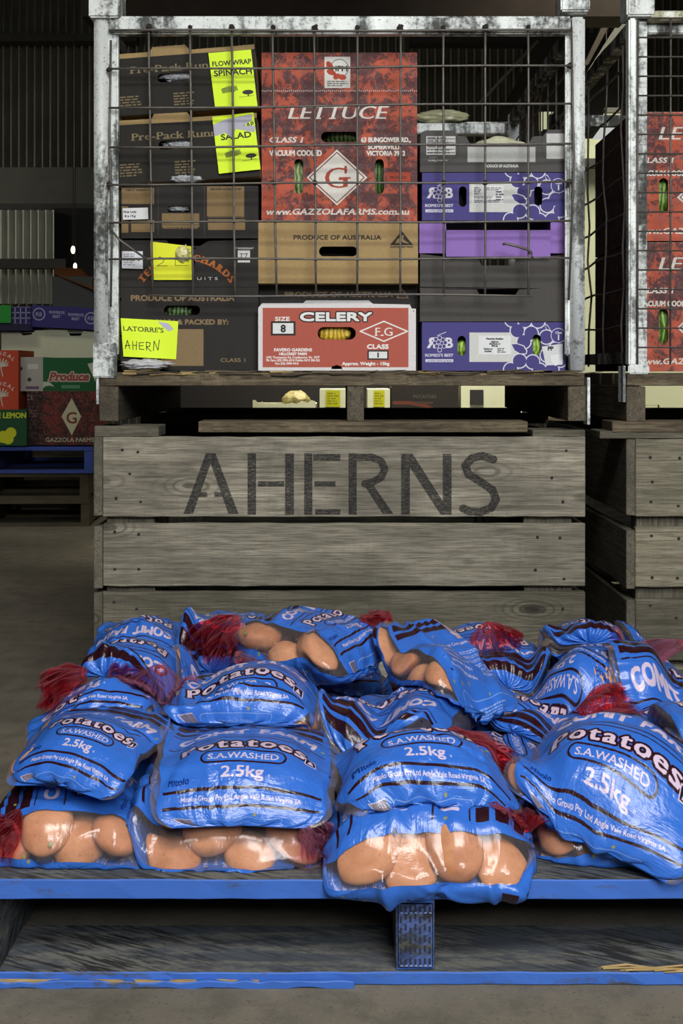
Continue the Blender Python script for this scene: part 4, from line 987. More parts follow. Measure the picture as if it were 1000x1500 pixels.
for xa, xb in ((614, 653), (806, 828)):
    a_, c_ = P(xa, 371, 3.048), P(xb, 325, 3.048); b = MB(); b.box(a_.x-lt.location.x, c_.x-lt.location.x, .012, .44, a_.z-lt.location.z, c_.z-lt.location.z); b.build('tray_corner', M_LIL, lt)
s_tr = sh_tray()
carton('charcoal open tray with blank white labels on top of the right column', (615, 191, 828, 252), 3.04, .44, M('charcoal tray print', '4f4c48', s_tr, speck=.05), M_GT, s_tr.r, open_top=True,
       prof=[(616, 194), (624, 191), (662, 191), (671, 199), (682, 200), (688, 210), (774, 210), (780, 200), (795, 199), (803, 190), (828, 190), (828, 252), (615, 252)])
# --- right hand cage
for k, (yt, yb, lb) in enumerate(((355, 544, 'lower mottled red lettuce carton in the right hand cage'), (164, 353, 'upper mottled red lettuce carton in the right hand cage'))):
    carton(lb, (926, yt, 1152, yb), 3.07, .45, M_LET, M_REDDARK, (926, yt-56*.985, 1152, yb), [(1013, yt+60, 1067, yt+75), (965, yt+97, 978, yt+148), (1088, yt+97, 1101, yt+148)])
# --- what shows in the hand holes
def lump(name, label, cat, px, py, Y, rx, ry, rz, mat, group=None, seed=1, amp=.15, fr=4, ridge=0):
    V = ICO2.copy(); n = np.array([noise.fractal(Vector(v)*fr*.5+Vector((seed*3.1, seed, 0)), 1.0, 2.1, 3) for v in V])
    if ridge: n = n+ridge*np.sin(np.arctan2(V[:, 2], V[:, 0])*9+seed)*.5
    V = V*(1+amp*n[:, None])*np.array([rx, ry, rz]); o = mobj(name, V, ICO2F, mat, smooth=True, loc=P(px, py, Y)); return tag(o, label, cat, group)
_b = bmesh.new(); bmesh.ops.create_icosphere(_b, subdivisions=4, radius=1); ICO2 = np.array([v_.co[:] for v_ in _b.verts]); ICO2F = [tuple(v_.index for v_ in f_.verts) for f_ in _b.faces]; _b.free()
def leafmat(name, a_, b_):
    a = NM(name); v = a.co('Object'); w_ = a.n('TexWave', {'Vector': v, 'Scale': 30.0, 'Distortion': 6.0, 'Detail': 3.0}).outputs['Fac']
    return a.fin(a.mix(w_, lin(a_), lin(b_)), .5, a.bump(w_, .6, .003))
M_LEAF = leafmat('lettuce leaf', '4f6a35', 'a5b878'); M_LEAF2 = leafmat('bright lettuce leaf', '3d6a22', '9cc052'); M_YEL = leafmat('yellow netted produce', 'b58a1a', 'e8c84a'); M_GRP = leafmat('green grapes', '6f8f2a', 'b3d25c')
lump('lettuce', 'pale lettuce showing in the left slot of the tall red carton', 'lettuce', 438, 262, 3.10, .030, .026, .05, M_LEAF, seed=2)
lump('lettuce', 'dark lettuce showing in the right slot of the tall red carton', 'lettuce', 556, 260, 3.105, .030, .026, .05, leafmat('dark lettuce leaf', '24381c', '5c7a3c'), seed=3)
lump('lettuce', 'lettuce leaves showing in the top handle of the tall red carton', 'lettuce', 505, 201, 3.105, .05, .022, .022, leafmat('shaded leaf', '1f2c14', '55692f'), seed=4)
lump('lettuce', 'bright lettuce showing in the slot of the upper carton in the right cage', 'lettuce', 971, 288, 3.108, .026, .024, .05, M_LEAF2, seed=5)
lump('lettuce', 'bright lettuce showing in the slot of the lower carton in the right cage', 'lettuce', 971, 478, 3.108, .026, .024, .05, M_LEAF2, seed=6)
lump('celery_bunch', 'yellow netted produce showing in the handle of the celery carton', 'vegetable', 490, 488, 3.035, .040, .016, .022, M_YEL, seed=7, amp=.08)
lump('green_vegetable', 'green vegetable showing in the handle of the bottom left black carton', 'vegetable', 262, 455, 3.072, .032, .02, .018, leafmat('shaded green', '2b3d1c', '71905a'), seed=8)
lump('grapes', 'bagged green grapes in the right handle of the bottom grape carton', 'grapes', 786, 508, 3.068, .016, .016, .024, M_GRP, seed=9)
lump('grapes', 'bagged green grapes in the left handle of the bottom grape carton', 'grapes', 676, 510, 3.068, .016, .016, .02, M_GRP, seed=10)
def foil_mat():
    a = NM('crumpled clear plastic'); v = a.co('Object'); n = a.noise(v, 45, 5, .7, 2.0); nb = a.bump(n, 1.0, .01)
    a.fin(lin('cfd0d2'), .16, nb, metal=.25); return a.m
M_FOIL = foil_mat()
for px_, py_, Y_, rx, rz, lb in ((260, 112, 3.050, .044, .013, 'crumpled clear plastic in the handle of the topmost punnet carton'), (266, 211, 3.050, .044, .013, 'crumpled clear plastic in the handle of the lower punnet carton'),
        (272, 262, 3.035, .040, .009, 'crumpled plastic squeezed out below the lower punnet carton'), (262, 305, 3.062, .026, .009, 'crumpled plastic in the handle of the brown squares carton'), (268, 372, 3.038, .018, .020, 'shiny crumpled bag poking out of the orange lettered carton')):
    lump('plastic_liner', lb, 'plastic', px_, py_, Y_, rx, .012, rz, M_FOIL if px_ != 268 else plain('shiny yellowish bag', 'd6d08a', .12, var=.3, bump=1.0, scale=60), seed=int(px_), amp=.35, fr=8)
lump('plastic_bag', 'crumpled white plastic bag at the foot of the bottom left carton', 'plastic', 214, 534, 3.008, .055, .020, .012, plain('white plastic', 'b5b3b3', .35), seed=12, amp=.4, fr=7)
lump('produce_pack', 'pale pack lying in the open charcoal tray on top', 'pack', 732, 225, 3.12, .07, .03, .040, plain('pale pack', 'c8c5a4', .5), seed=14, amp=.15)
lump('produce_bag', 'clear bag of pale produce behind the charcoal tray', 'bag', 645, 171, 4.095, .085, .022, .020, plain('yellowish plastic', 'b3b18a', .3), seed=15, amp=.3)
# ------------------------------------------------------------------ bags of potatoes: film wrapped round its potatoes, draped on what lies below
DECK = .150; PF = 1.791                     # deck height and front edge of the blue pallet
GX0, GY0, GS = -.95, 1.45, .005; GNX, GNY = 400, 320
TER = np.full((GNY, GNX), .020); 
_gy = GY0+np.arange(GNY)*GS; TER[(_gy > PF-.002), :] = DECK
TER[_gy > 2.985, :] = .8
def ter(x, y):
    i = np.clip(((x-GX0)/GS), 0, GNX-2); j = np.clip(((y-GY0)/GS), 0, GNY-2)
    a = i.astype('i'); b = j.astype('i'); fx = i-a; fy = j-b
    return (TER[b, a]*(1-fx)+TER[b, a+1]*fx)*(1-fy)+(TER[b+1, a]*(1-fx)+TER[b+1, a+1]*fx)*fy
def blur(a, n):
    for _ in range(n):
        p = np.pad(a, 1, mode='edge'); a = (p[1:-1, 1:-1]*4+p[:-2, 1:-1]+p[2:, 1:-1]+p[1:-1, :-2]+p[1:-1, 2:])/8
    return a
BAGN = [0]; PLIST = {}
def potato_layout(rg, a, b, L, rows=4, seed_=0):
    """centres, radii and turns of the potatoes of one bag (x across, y along, z up)"""
    out = []; big = 1.0; rows_ = rows
    for ci, cx in enumerate((-.66, 0, .66)):
        n = rows+(1 if (ci == 1 and rg.random() < .4) else 0)
        for r in range(n):
            y = ((r+.5)/n-.5)*L*.84+rg.uniform(-.006, .006)
            rx = .0405*big*rg.uniform(.9, 1.12); ry = L*.84/n/2*rg.uniform(.95, 1.18); rz = b*rg.uniform(.80, .98)
            x = cx*(a-.012)+rg.uniform(-.006, .006); rz = b*rg.uniform(.74, .90)
            if ci != 1: rz = b*rg.uniform(.46, .58); x = math.copysign(a-.002-rx-(.010 if r % 2 else .0), x); ry *= 1.36; rz *= .92
            k_ = .62+.38*math.cos(y/(L/2)*PI/2); rz *= k_; x *= .86+.14*k_
            out.append((np.array((x, y, (.013 if (r+seed_) % 2 else -.010) if ci != 1 else 0)), np.array((rx, ry, rz)), rg.uniform(-.5, .5) if ci != 1 else rg.uniform(-.3, .3), ci, r))
    return out
def bag(px, py, Y, yaw, pitch=0, roll=0, a=.134, b=.052, L=.290, bend=.8, sbend=0, seed=1, sag=1.0, nu=150, nv=92, label=None, show='', group=None,
        neck=None, xyz=None, tx=None, ty=None, lo=None, us=0.0, cor=.0, rows=4, group_p=None, drape=True, plabel=None, neckcol=None, ease=.35, lift=0):
    """px,py,Y: pixel and depth of the middle of the bag. local x = across the print, y = towards the neck, z = front print"""
    rg = random.Random(seed*7+3); nr = np.random.RandomState(seed)
    pots = potato_layout(rg, a, b, L, rows, seed)
    th = np.linspace(0, 2*PI, 721); e = .84
    def cs(t, aa, bb): return np.sign(np.cos(t))*np.abs(np.cos(t))**e*aa, np.sign(np.sin(t))*np.abs(np.sin(t))**e*bb
    X, Z = cs(th, a, b); s = np.concatenate([[0], np.cumsum(np.hypot(np.diff(X), np.diff(Z)))]); s /= s[-1]
    u = np.linspace(0, 1, nu+1); T = np.interp(u, s, th)         # even arc length, seam of the grid at the right side
    v = np.linspace(0, 1, nv); 
    ph0 = np.linspace(-PI/2, PI/2, 400); pe = .80
    yy = np.sign(np.sin(ph0))*np.abs(np.sin(ph0))**pe*L/2; zz = np.abs(np.cos(ph0))**pe*b
    sl = np.concatenate([[0], np.cumsum(np.hypot(np.diff(yy), np.diff(zz)))]); sl /= sl[-1]
    yv = np.interp(v, sl, yy); wb = np.interp(v, sl, zz)/b
    kx = v < .5
    wb = np.where(kx, .05+.95*wb, .13+.87*wb)
    wa = np.where(kx, .66+.34*np.clip(wb, 0, 1)**.55, .10+.90*np.clip((wb-.13)/.87, 0, 1)**.62)
    wa *= 1+.05*np.exp(-((v-.10)/.05)**2)
    cx, cz = cs(T, 1, 1)
    G = np.empty((nv, nu+1, 3)); G[..., 0] = a*.985*wa[:, None]*cx; G[..., 2] = b*.93*wb[:, None]*cz; G[..., 1] = yv[:, None]
    # corners of the flat seam pull in a little, the seam itself wavers
    G[..., 1] += (np.clip(1-v/.12, 0, 1)[:, None])*(-.006+.012*np.abs(cx)**2*0+nr.uniform(-.002, .002, (1, nu+1))*0)
    q = G.reshape(-1, 3).copy()
    def push(q, infl):
        for c, r, t, _, _ in pots:
            d = q-c; ct, st = math.cos(t), math.sin(t)
            lx = d[:, 0]*ct+d[:, 1]*st; ly = -d[:, 0]*st+d[:, 1]*ct; rr = r*infl+.0015
            k = np.sqrt((lx/rr[0])**2+(ly/rr[1])**2+(d[:, 2]/rr[2])**2); m = k < 1
            f = np.where(m, 1/np.maximum(k, .25), 1)-1
            q += d*(f*.9)[:, None]
        return q
    def smooth(q, n, w=.5):
        g = q.reshape(nv, nu+1, 3)
        for _ in range(n):
            h = g[:, :-1]; s_ = (np.roll(h, 1, 1)+np.roll(h, -1, 1))/2; t_ = h.copy(); t_[1:-1] = (h[:-2]+h[2:])/2
            h2 = h*(1-w)+w*(s_+t_)/2; h2[0] = h[0]; h2[-1] = h[-1]
            g = np.concatenate([h2, h2[:, :1]], 1)
        return g.reshape(-1, 3)
    # the film is slack over the middle of the print: potatoes show most at the sides
    for it in range(5): q = push(q, 1.0); q = smooth(q, 3 if it < 4 else 1)
    q = push(q, 1.0)
    # folds
    g = q.reshape(nv, nu+1, 3); nrm = np.cross(np.gradient(g, axis=1), np.gradient(g, axis=0)); nrm /= np.linalg.norm(nrm, axis=2, keepdims=True)+1e-9
    cen = g.mean(1, keepdims=True); sgn = np.sign(((g-cen)*nrm).sum(2).mean()); nrm *= sgn
    uu, vv = np.meshgrid(u, v); fold = np.zeros_like(uu)
    for k in range(30):
        u0, v0 = rg.random(), rg.uniform(.04, .96); an = rg.choice([rg.uniform(-.5, .5), rg.uniform(1.2, 1.9)]); ln = rg.uniform(.06, .20); wd = rg.uniform(.0045, .013)
        du = (uu-u0+.5) % 1-.5; du = du*2*a*2.4; dv = (vv-v0)*L; al = du*math.sin(an)+dv*math.cos(an); ac = du*math.cos(an)-dv*math.sin(an)
        ac = ac+.012*np.sin(al*30+k)
        fold += rg.choice([-1, 1, 1])*rg.uniform(.002, .0056)*np.exp(-(ac/wd)**2-(al/ln)**2)
    kk = rg.choice([14, 17, 20]); ph = rg.random()*6
    per = np.sin(uu*2*PI*kk+ph+2*np.sin(uu*2*PI*3))
    fold += .0045*per*np.clip((vv-.72)/.28, 0, 1)**1.3+.0028*np.sin(uu*2*PI*11+ph)*np.clip(1-vv/.16, 0, 1)
    fold *= 1
    g = g+nrm*fold[..., None]
    g[:, -1] = g[:, 0]; q = g.reshape(-1, 3)
    # world placement
    M = np.array(Euler((0, 0, R(yaw))).to_matrix() @ Matrix.Rotation(R(pitch), 3, 'X') @ Matrix.Rotation(R(roll), 3, 'Y'))
    c0 = np.array(P(px, py, Y) if xyz is None else xyz)
    def place(p):
        p = p.copy(); p[:, 2] -= bend*p[:, 1]**2+sbend*p[:, 0]**2
        return p @ M.T+c0
    wq = place(q); g = wq.reshape(nv, nu+1, 3)
    shift = None
    if drape:
        # column shift field: where the underside would sink into what is below, lift the bag; where it would hover, let it sag
        i = ((wq[:, 0]-GX0)/GS).astype('i').clip(0, GNX-1); j = ((wq[:, 1]-GY0)/GS).astype('i').clip(0, GNY-1)
        low = np.full((GNY, GNX), 9.); np.minimum.at(low, (j, i), wq[:, 2]); high = np.full((GNY, GNX), -9.); np.maximum.at(high, (j, i), wq[:, 2])
        for _ in range(2):
            mm = low > 8; p = np.pad(low, 1, constant_values=9.); nb = np.minimum.reduce([p[:-2, 1:-1], p[2:, 1:-1], p[1:-1, :-2], p[1:-1, 2:]]); low = np.where(mm, nb, low)
        ins = low < 8; T_ = TER; gap = T_-low; push_ = np.where(ins, np.clip(gap, -.05, .09), 0.)
        sg = np.where(push_ < 0, push_*.7*sag, push_)
        wsum = blur(ins.astype('f8'), 26)+1e-6; sh = blur(sg*ins, 26)/wsum
        def shift(p):
            a_ = ((p[:, 0]-GX0)/GS).clip(0, GNX-2); b_ = ((p[:, 1]-GY0)/GS).clip(0, GNY-2); ia = a_.astype('i'); ib = b_.astype('i'); fx = a_-ia; fy = b_-ib
            return (sh[ib, ia]*(1-fx)+sh[ib, ia+1]*fx)*(1-fy)+(sh[ib+1, ia]*(1-fx)+sh[ib+1, ia+1]*fx)*fy
        wq = wq.copy(); wq[:, 2] += shift(wq)+lift
        TB = blur(np.where(TER < .1, DECK, TER), 30)
        def tb(p):
            a_ = ((p[:, 0]-GX0)/GS).clip(0, GNX-1).astype('i'); b_ = ((p[:, 1]-GY0)/GS).clip(0, GNY-1).astype('i'); return TB[b_, a_]
        py_ = HZ+F*(EYE-wq[:, 2])/wq[:, 1]; px_ = 500+F*wq[:, 0]/wq[:, 1]
        print('BAG', seed, 'x', round(px_.min()), round(px_.max()), 'y', round(py_.min()), round(py_.max()), 'want', tx, ty)
        dX = 0 if tx is None else ((tx[0]+tx[1])/2-(px_.min()+px_.max())/2)*Y/F
        kX = 1 if tx is None else min(1.25, max(.72, (tx[1]-tx[0])/(px_.max()-px_.min())))
        ic = int(np.argmin(py_)); dZ = 0 if ty is None else float(np.clip((py_[ic]-ty)*wq[ic, 1]/F, -.045, .05))
        Hc = max(.03, wq[ic, 2]-tb(wq[ic:ic+1])[0]); sh0 = shift; cxm = (wq[:, 0].min()+wq[:, 0].max())/2
        def post(p):
            p = p.copy(); p[:, 2] += dZ*np.clip((p[:, 2]-tb(p))/Hc, .0 if dZ < 0 else .35, 1.1); p[:, 0] = cxm+(p[:, 0]-cxm)*kX+dX; return p
        wq = post(wq)
        if lo is not None:
            y2 = HZ+F*(EYE-wq[:, 2])/wq[:, 1]; i1 = int(np.argmin(y2)); i2 = int(np.argmax(y2)); tt = ty if ty else y2[i1]
            t1 = EYE-(tt-HZ)*wq[i1, 1]/F; t2 = EYE-(lo-HZ)*wq[i2, 1]/F; al = float(np.clip((t1-t2)/(wq[i1, 2]-wq[i2, 2]), .6, 1.35)); z2 = wq[i2, 2]; po = post
            def post(p, po=po, al=al, z2=z2, t2=t2): p = po(p); p[:, 2] = t2+(p[:, 2]-z2)*al; return p
            wq[:, 2] = t2+(wq[:, 2]-z2)*al
        t = ter(wq[:, 0], wq[:, 1])+.0012
        i = ((wq[:, 0]-GX0)/GS).astype('i').clip(0, GNX-1); j = ((wq[:, 1]-GY0)/GS).astype('i').clip(0, GNY-1)
        hi = np.full((GNY, GNX), -9.); np.maximum.at(hi, (j, i), wq[:, 2])
        for _ in range(2):
            p = np.pad(hi, 1, constant_values=-9.); nb = np.maximum.reduce([p[:-2, 1:-1], p[2:, 1:-1], p[1:-1, :-2], p[1:-1, 2:]]); hi = np.where(hi < -8, nb, hi)
        t = np.minimum(t, hi[j, i]-.008)
        dz = t-wq[:, 2]
        wq[:, 2] = np.where((dz > 0) & (dz < .12), t, wq[:, 2])
    g = wq.reshape(nv, nu+1, 3)
    i = ((wq[:, 0]-GX0)/GS).astype('i').clip(0, GNX-1); j = ((wq[:, 1]-GY0)/GS).astype('i').clip(0, GNY-1)
    base = c0.copy(); base[2] = wq[:, 2].min()
    # mesh with ends closed
    V = np.concatenate([g[:, :-1].reshape(-1, 3), g[0, :-1].mean(0)[None], g[-1, :-1].mean(0)[None]])-base; n = nu
    F_ = []
    for r in range(nv-1):
        k = r*n
        F_ += [(k+c, k+(c+1) % n, k+n+(c+1) % n, k+n+c) for c in range(n)]
    nq = len(F_); A = nv*n; B = A+1
    F_ += [(c, A, (c+1) % n) for c in range(n)]; F_ += [((nv-1)*n+c, (nv-1)*n+(c+1) % n, B) for c in range(n)]
    me = bpy.data.meshes.new('film'); me.from_pydata(V.tolist(), [], F_); me.materials.append(M_FILM)
    uvl = me.uv_layers.new(name='UVMap'); UV = np.zeros((len(me.loops), 2), 'f')
    vr_ = .075+.925*v; cc = np.arange(n); quad = np.empty((nv-1, n, 4, 2), 'f'); vr = vr_
    for r in range(nv-1):
        quad[r, :, 0] = np.stack([cc/n+us, np.full(n, vr[r])], 1); quad[r, :, 1] = np.stack([(cc+1)/n+us, np.full(n, vr[r])], 1)
        quad[r, :, 2] = np.stack([(cc+1)/n+us, np.full(n, vr[r+1])], 1); quad[r, :, 3] = np.stack([cc/n+us, np.full(n, vr[r+1])], 1)
    UV[:nq*4] = quad.reshape(-1, 2); UV[nq*4:] = (.25, .02); uvl.data.foreach_set('uv', UV.ravel())
    me.polygons.foreach_set('use_smooth', [True]*len(me.polygons)); me.update()
    BAGN[0] += 1
    root = empty('potato_bag', base, label, 'bag', group or 'potato bags piled on the blue pallet')
    f = bpy.data.objects.new('film', me); COL.objects.link(f); f.parent = root
    np.maximum.at(TER, (j, i), wq[:, 2])
    # fill pinholes in the height field
    p = np.pad(TER, 1, mode='edge'); med = np.sort(np.stack([p[:-2, 1:-1], p[2:, 1:-1], p[1:-1, :-2], p[1:-1, 2:]]), 0)[2]; TER[:] = np.maximum(TER, np.minimum(med, TER+.05))
    # potatoes that can be seen
    for c, r, t, ci, rr in pots:
        side = 'L' if ci == 0 else ('R' if ci == 2 else 'M')
        if side not in show and (side+str(rr)) not in show: continue
        S = ICO.copy(); 
        ns = nr.uniform(0, 6, 3); S = S*(1+.035*np.sin(S[:, :1]*3+ns[0])*np.cos(S[:, 1:2]*2.5+ns[1])+.02*np.sin(S[:, 2:3]*6+ns[2]))
        S = S*(r*.945); ct, st = math.cos(t), math.sin(t)
        S = np.stack([S[:, 0]*ct-S[:, 1]*st, S[:, 0]*st+S[:, 1]*ct, S[:, 2]], 1)+c
        W_ = place(S)
        if shift is not None:
            W_[:, 2] += shift(W_)+lift; W_ = post(W_)
        ctr = W_.mean(0)
        o = mobj('potato', W_-ctr, ICOF, M_POTATO[(ci+rr+seed) % len(M_POTATO)], smooth=True, loc=ctr)
        tag(o, None, 'potato', 'potatoes inside '+(group_p or 'the bags')); PLIST.setdefault(group_p, []).append((side == 'M', 500+F*ctr[0]/ctr[1], o))
    # neck: gathered film above the tie
    if neck:
        nk = dict(l=.07, s=.035, d=None, flat=.55, k=9, tw=0); nk.update(neck)
        e0 = g[-1].mean(0); e1 = g[-6].mean(0); d = Vector(e0-e1).normalized() if nk['d'] is None else Vector(nk['d']).normalized()
        e0 = Vector(e0)-d*.012 if nk.get('at') is None else P(*nk['at']); up_ = Vector((0, 0, 1)); s1 = d.cross(up_).normalized(); s2 = s1.cross(d)
        if nk['tw']: s1, s2 = s1*math.cos(R(nk['tw']))+s2*math.sin(R(nk['tw'])), s2*math.cos(R(nk['tw']))-s1*math.sin(R(nk['tw']))
        m, nn = 26, 144; VV = []; sp = nk['s']*1.9
        for r in range(m):
            t = r/(m-1); pw = .009+sp*t**.85; pn = .008*(1-t)**.5+.003+sp*nk['flat']*.30*t
            for c in range(nn):
                ph_ = 2*PI*c/nn; q1 = math.cos(ph_); q2 = math.sin(ph_)
                ruf = math.sin(nk['k']*1.7*q1*2+seed+(0 if q2 > 0 else .9))*.55+math.sin(nk['k']*4.1*q1+seed*2+3*t)*.28+math.sin(23*q1+7*t+seed)*.17
                le = nk['l']*t*(1+.10*math.sin(5*q1+seed)+.06*math.sin(17*ph_)-.22*q1*q1)
                wv = q1*pw*(1+.10*math.sin(3+seed+5*t))
                pos = e0+d*le+s1*wv+s2*(pn*q2+ruf*(.003+.018*t)*min(1, 2.2*t+.2))
                pos.z -= .025*t*t*nk['l']/.07
                tz = float(ter(np.array([pos.x]), np.array([pos.y]))[0])
                if pos.z < tz+.001 and tz-pos.z < .10: pos.z = tz+.0015+.5*abs(pn*q2+ruf*.012)
                VV.append(np.array(pos)-base)
        FF = [(r*nn+c, r*nn+(c+1) % nn, (r+1)*nn+(c+1) % nn, (r+1)*nn+c) for r in range(m-1) for c in range(nn)]
        ko = mobj('neck', VV, FF, (M_PINK if neckcol == 'PINK' else M_RED), root, smooth=True); tag(ko, 'gathered pink plastic neck')
        mb = MB(); 
        ringp = [Vector(np.array(e0+d*.008+s1*(.0105*math.cos(q_))+s2*(.0095*math.sin(q_)))-base) for q_ in [2*PI*k_/14 for k_ in range(15)]]
        mb.tube(ringp, .0028, 6); mb.build('tie', M_TIE, ko, smooth=True)
    return root
def ter0(p): return 0
_b = bmesh.new(); bmesh.ops.create_icosphere(_b, subdivisions=4, radius=1)
ICO = np.array([v_.co[:] for v_ in _b.verts]); ICOF = [tuple(v_.index for v_ in f_.verts) for f_ in _b.faces]; _b.free()
M_FILM = film_mat(bag_print())
M_POTATO = [potato_mat('potato skin', ('b47a50', 'cd946a')), potato_mat('potato skin', ('be8157', 'd29c74')), potato_mat('potato skin', ('a66c46', 'c48a62'))]
M_RED = tinted_film('red neck film', (.95, .38, .44), -.03, .2); M_PINK = tinted_film('pink neck film', (.92, .58, .70), -.02, .12)
M_TIE = plain('red tie', '8e2228', .5)
def hidden():
    k = 100
    for row, y in enumerate((2.215, 2.495, 2.775)):
        for x in (-.40, -.085, .235, .555):
            k += 1; bag(0, 0, 0, 90 if (k+row) % 2 else -90, xyz=(x+.012*math.sin(k*3), y, DECK+.041), seed=k, nu=60, nv=40, b=.042,
                        label='blue potato bag buried in the bottom layer under other bags', group='potato bags hidden in the bottom layer of the pile')
hidden()
# bottom row along the front edge, windows towards the viewer
bag(98, 1183, 1.955, 90, roll=4, us=.040, tx=(-25, 245), seed=11, lo=1284, show='LM', label='bottom row blue potato bag at far left with red neck', group_p='the far left bottom bag', neck=dict(l=.035, s=.018, at=(30, 1215, 1.85), d=(-.8, -.5, -.1)))
bag(338, 1186, 1.95, -90, roll=-4, us=-.040, tx=(183, 495), seed=12, lo=1302, show='RM', label='bottom row potato bag, second from left, clear side open to a pointed tip', group_p='the second bottom bag from the left', neckcol='PINK', neck=dict(l=.035, s=.016, at=(442, 1215, 1.83), d=(.8, -.4, -.1)))
bag(900, 1184, 1.965, 90, roll=4, us=.05, tx=(755, 1040), seed=14, lo=1292, show='LM', label='bottom row potato bag at right end, brown shadowed potatoes', group_p='the right end bottom bag')
bag(628, 1232, 1.885, -90, roll=-12, us=-.036, tx=(470, 786), seed=13, lo=1336, show='RM', b=.054, a=.135, label='bottom row potato bag hanging over the pallet edge above the centre block', group_p='the bag hanging over the edge', neck=dict(l=.05, s=.02, at=(762, 1225, 1.84), d=(-.05, .1, 1)))
# front upper row
bag(128, 1108, 1.975, -17, pitch=20, roll=6, tx=(10, 252), ty=1040, seed=61, lo=1172, sag=0, show='L', us=.02, label='front upper potato bag at far left with one potato at its left end', group_p='the far left upper bag')
bag(357, 1126, 1.95, 0, pitch=20, tx=(218, 497), ty=1062, seed=62, lo=1214, sag=0, label='front upper potato bag, second from left, lying square to the viewer')
bag(622, 1128, 1.955, 6, pitch=20, roll=-7, tx=(480, 766), ty=1066, seed=63, lo=1212, sag=0, neck=dict(l=.10, s=.05, at=(655, 1090, 2.05), d=(.9, .1, .05), flat=.25), label='front upper potato bag in the middle above the bag that hangs over the edge')
bag(890, 1146, 1.94, -28, pitch=30, roll=6, a=.150, b=.056, L=.33, tx=(735, 1060), ty=1042, seed=64, lo=1296, sag=0, show='L', us=.01, label='largest front upper potato bag at right with its full name in view', group_p='the large right hand bag')
# second row
bag(120, 1058, 2.20, 2, pitch=14, tx=(16, 242), ty=992, seed=41, neck=dict(l=.08, s=.045, at=(128, 988, 2.28), d=(-1, -.2, .0)), label='potato bag in second row at far left above the front left bag')
bag(350, 1060, 2.20, -2, pitch=18, tx=(233, 476), ty=968, seed=42, show='R', label='potato bag in second row behind the front bag with oval lettering', group_p='the second row bag left of centre')
bag(585, 1060, 2.24, 152, pitch=-16, tx=(460, 702), ty=1003, seed=43, label='potato bag with brown stripes facing forward behind the centre front bag')
bag(985, 1100, 2.12, 10, pitch=18, tx=(924, 1180), ty=1030, seed=44, label='potato bag cut by the right edge of the picture above the largest front bag')
# third row
bag(185, 995, 2.44, 172, pitch=-12, tx=(93, 280), ty=934, seed=31, neckcol='PINK', neck=dict(l=.07, s=.04, at=(238, 978, 2.30), d=(-.2, -.8, -.4)), label='left potato bag with upside down print and a pink gathered neck')
bag(345, 1000, 2.47, 8, pitch=6, tx=(252, 455), ty=952, seed=32, show='L', neckcol='PINK', neck=dict(l=.12, s=.05, at=(345, 962, 2.42), d=(.8, -.4, -.05)), label='potato bag with brown stripes and crinkled clear neck behind the second row', group_p='the bag with the crinkled clear neck')
bag(870, 1000, 2.50, 160, pitch=-4, tx=(800, 945), ty=943, seed=35, label='potato bag wedged between the back row and the diagonal striped bag')
bag(800, 1035, 2.36, 142, pitch=-14, tx=(692, 915), ty=958, seed=33, show='L', neck=dict(l=.10, s=.06, at=(848, 1048, 2.14), d=(.55, -.2, .45)), label='potato bag with diagonal brown stripes under a big red gathered neck', group_p='the diagonal striped bag')
bag(975, 1010, 2.36, 8, pitch=16, tx=(886, 1140), ty=944, seed=34, label='potato bag at right edge behind the stack with upper lettering in view')
# back row
bag(200, 935, 2.74, 180, pitch=-14, tx=(126, 276), ty=900, seed=21, b=.05, a=.12, label='back left corner potato bag with upside down lettering')
bag(335, 935, 2.72, 165, pitch=-12, tx=(258, 420), ty=889, seed=22, a=.125, neck=dict(l=.085, s=.045, at=(350, 908, 2.60), d=(-.75, -.6, -.15)), label='back row potato bag with a red gathered neck lying on its front')
bag(490, 945, 2.74, 20, tx=(430, 560), ty=906, seed=23, a=.12, neck=dict(l=.06, s=.04, at=(480, 925, 2.68), d=(.5, .2, .4)), label='back row potato bag mostly hidden behind the tilted bag')
bag(720, 955, 2.70, 185, pitch=-12, tx=(640, 806), ty=911, seed=24, show='R', neck=dict(l=.055, s=.026, at=(712, 918, 2.58), d=(.3, -.9, -.1)), label='back row potato bag with upside down print and a red neck across its middle', group_p='the back row bag with the red neck')
bag(868, 950, 2.72, 168, pitch=-12, tx=(786, 936), ty=905, seed=25, show='L', a=.125, label='back row potato bag in front of the gap between the two crates', group_p='the back row bag by the gap')
bag(985, 985, 2.70, 10, tx=(900, 1120), ty=945, seed=26, neckcol='PINK', neck=dict(l=.14, s=.03, at=(1000, 945, 2.6), d=(-1, -.3, .05)), label='rearmost potato bag at right edge with crumpled pink neck')
# two bags leaning on the heap
bag(455, 960, 2.46, 58, pitch=4, roll=2, rows=3, seed=51, tx=(343, 572), ty=888, show='LM', b=.046, bend=.3, us=.045, label='tilted potato bag on top with three long potatoes along its clear side', group_p='the tilted bag on the heap', sag=.3)
bag(650, 985, 2.36, 36, pitch=28, roll=176, us=.05, seed=52, tx=(546, 758), ty=906, show='LRM', L=.31, b=.046, bend=.3, a=.125, label='potato bag lying face down showing its back text and clear side', group_p='the face down bag', sag=0, neck=dict(l=.05, s=.03, at=(572, 915, 2.5), d=(-.6, .3, .2)))
ORD = ['leftmost', 'second from left', 'third from left', 'fourth from left', 'fifth from left', 'sixth from left', 'seventh from left', 'eighth from left', 'ninth from left']
for g_, l_ in PLIST.items():
    for i, (m_, x_, o) in enumerate(sorted([p for p in l_ if not p[0]], key=lambda p: p[1])): o['label'] = '%s of the potatoes showing in %s' % (ORD[min(i, 8)], g_)
    for m_, x_, o in l_:
        if m_: o['label'] = 'potato lying behind the others in %s' % g_; o['group'] = 'inner '+o['group']
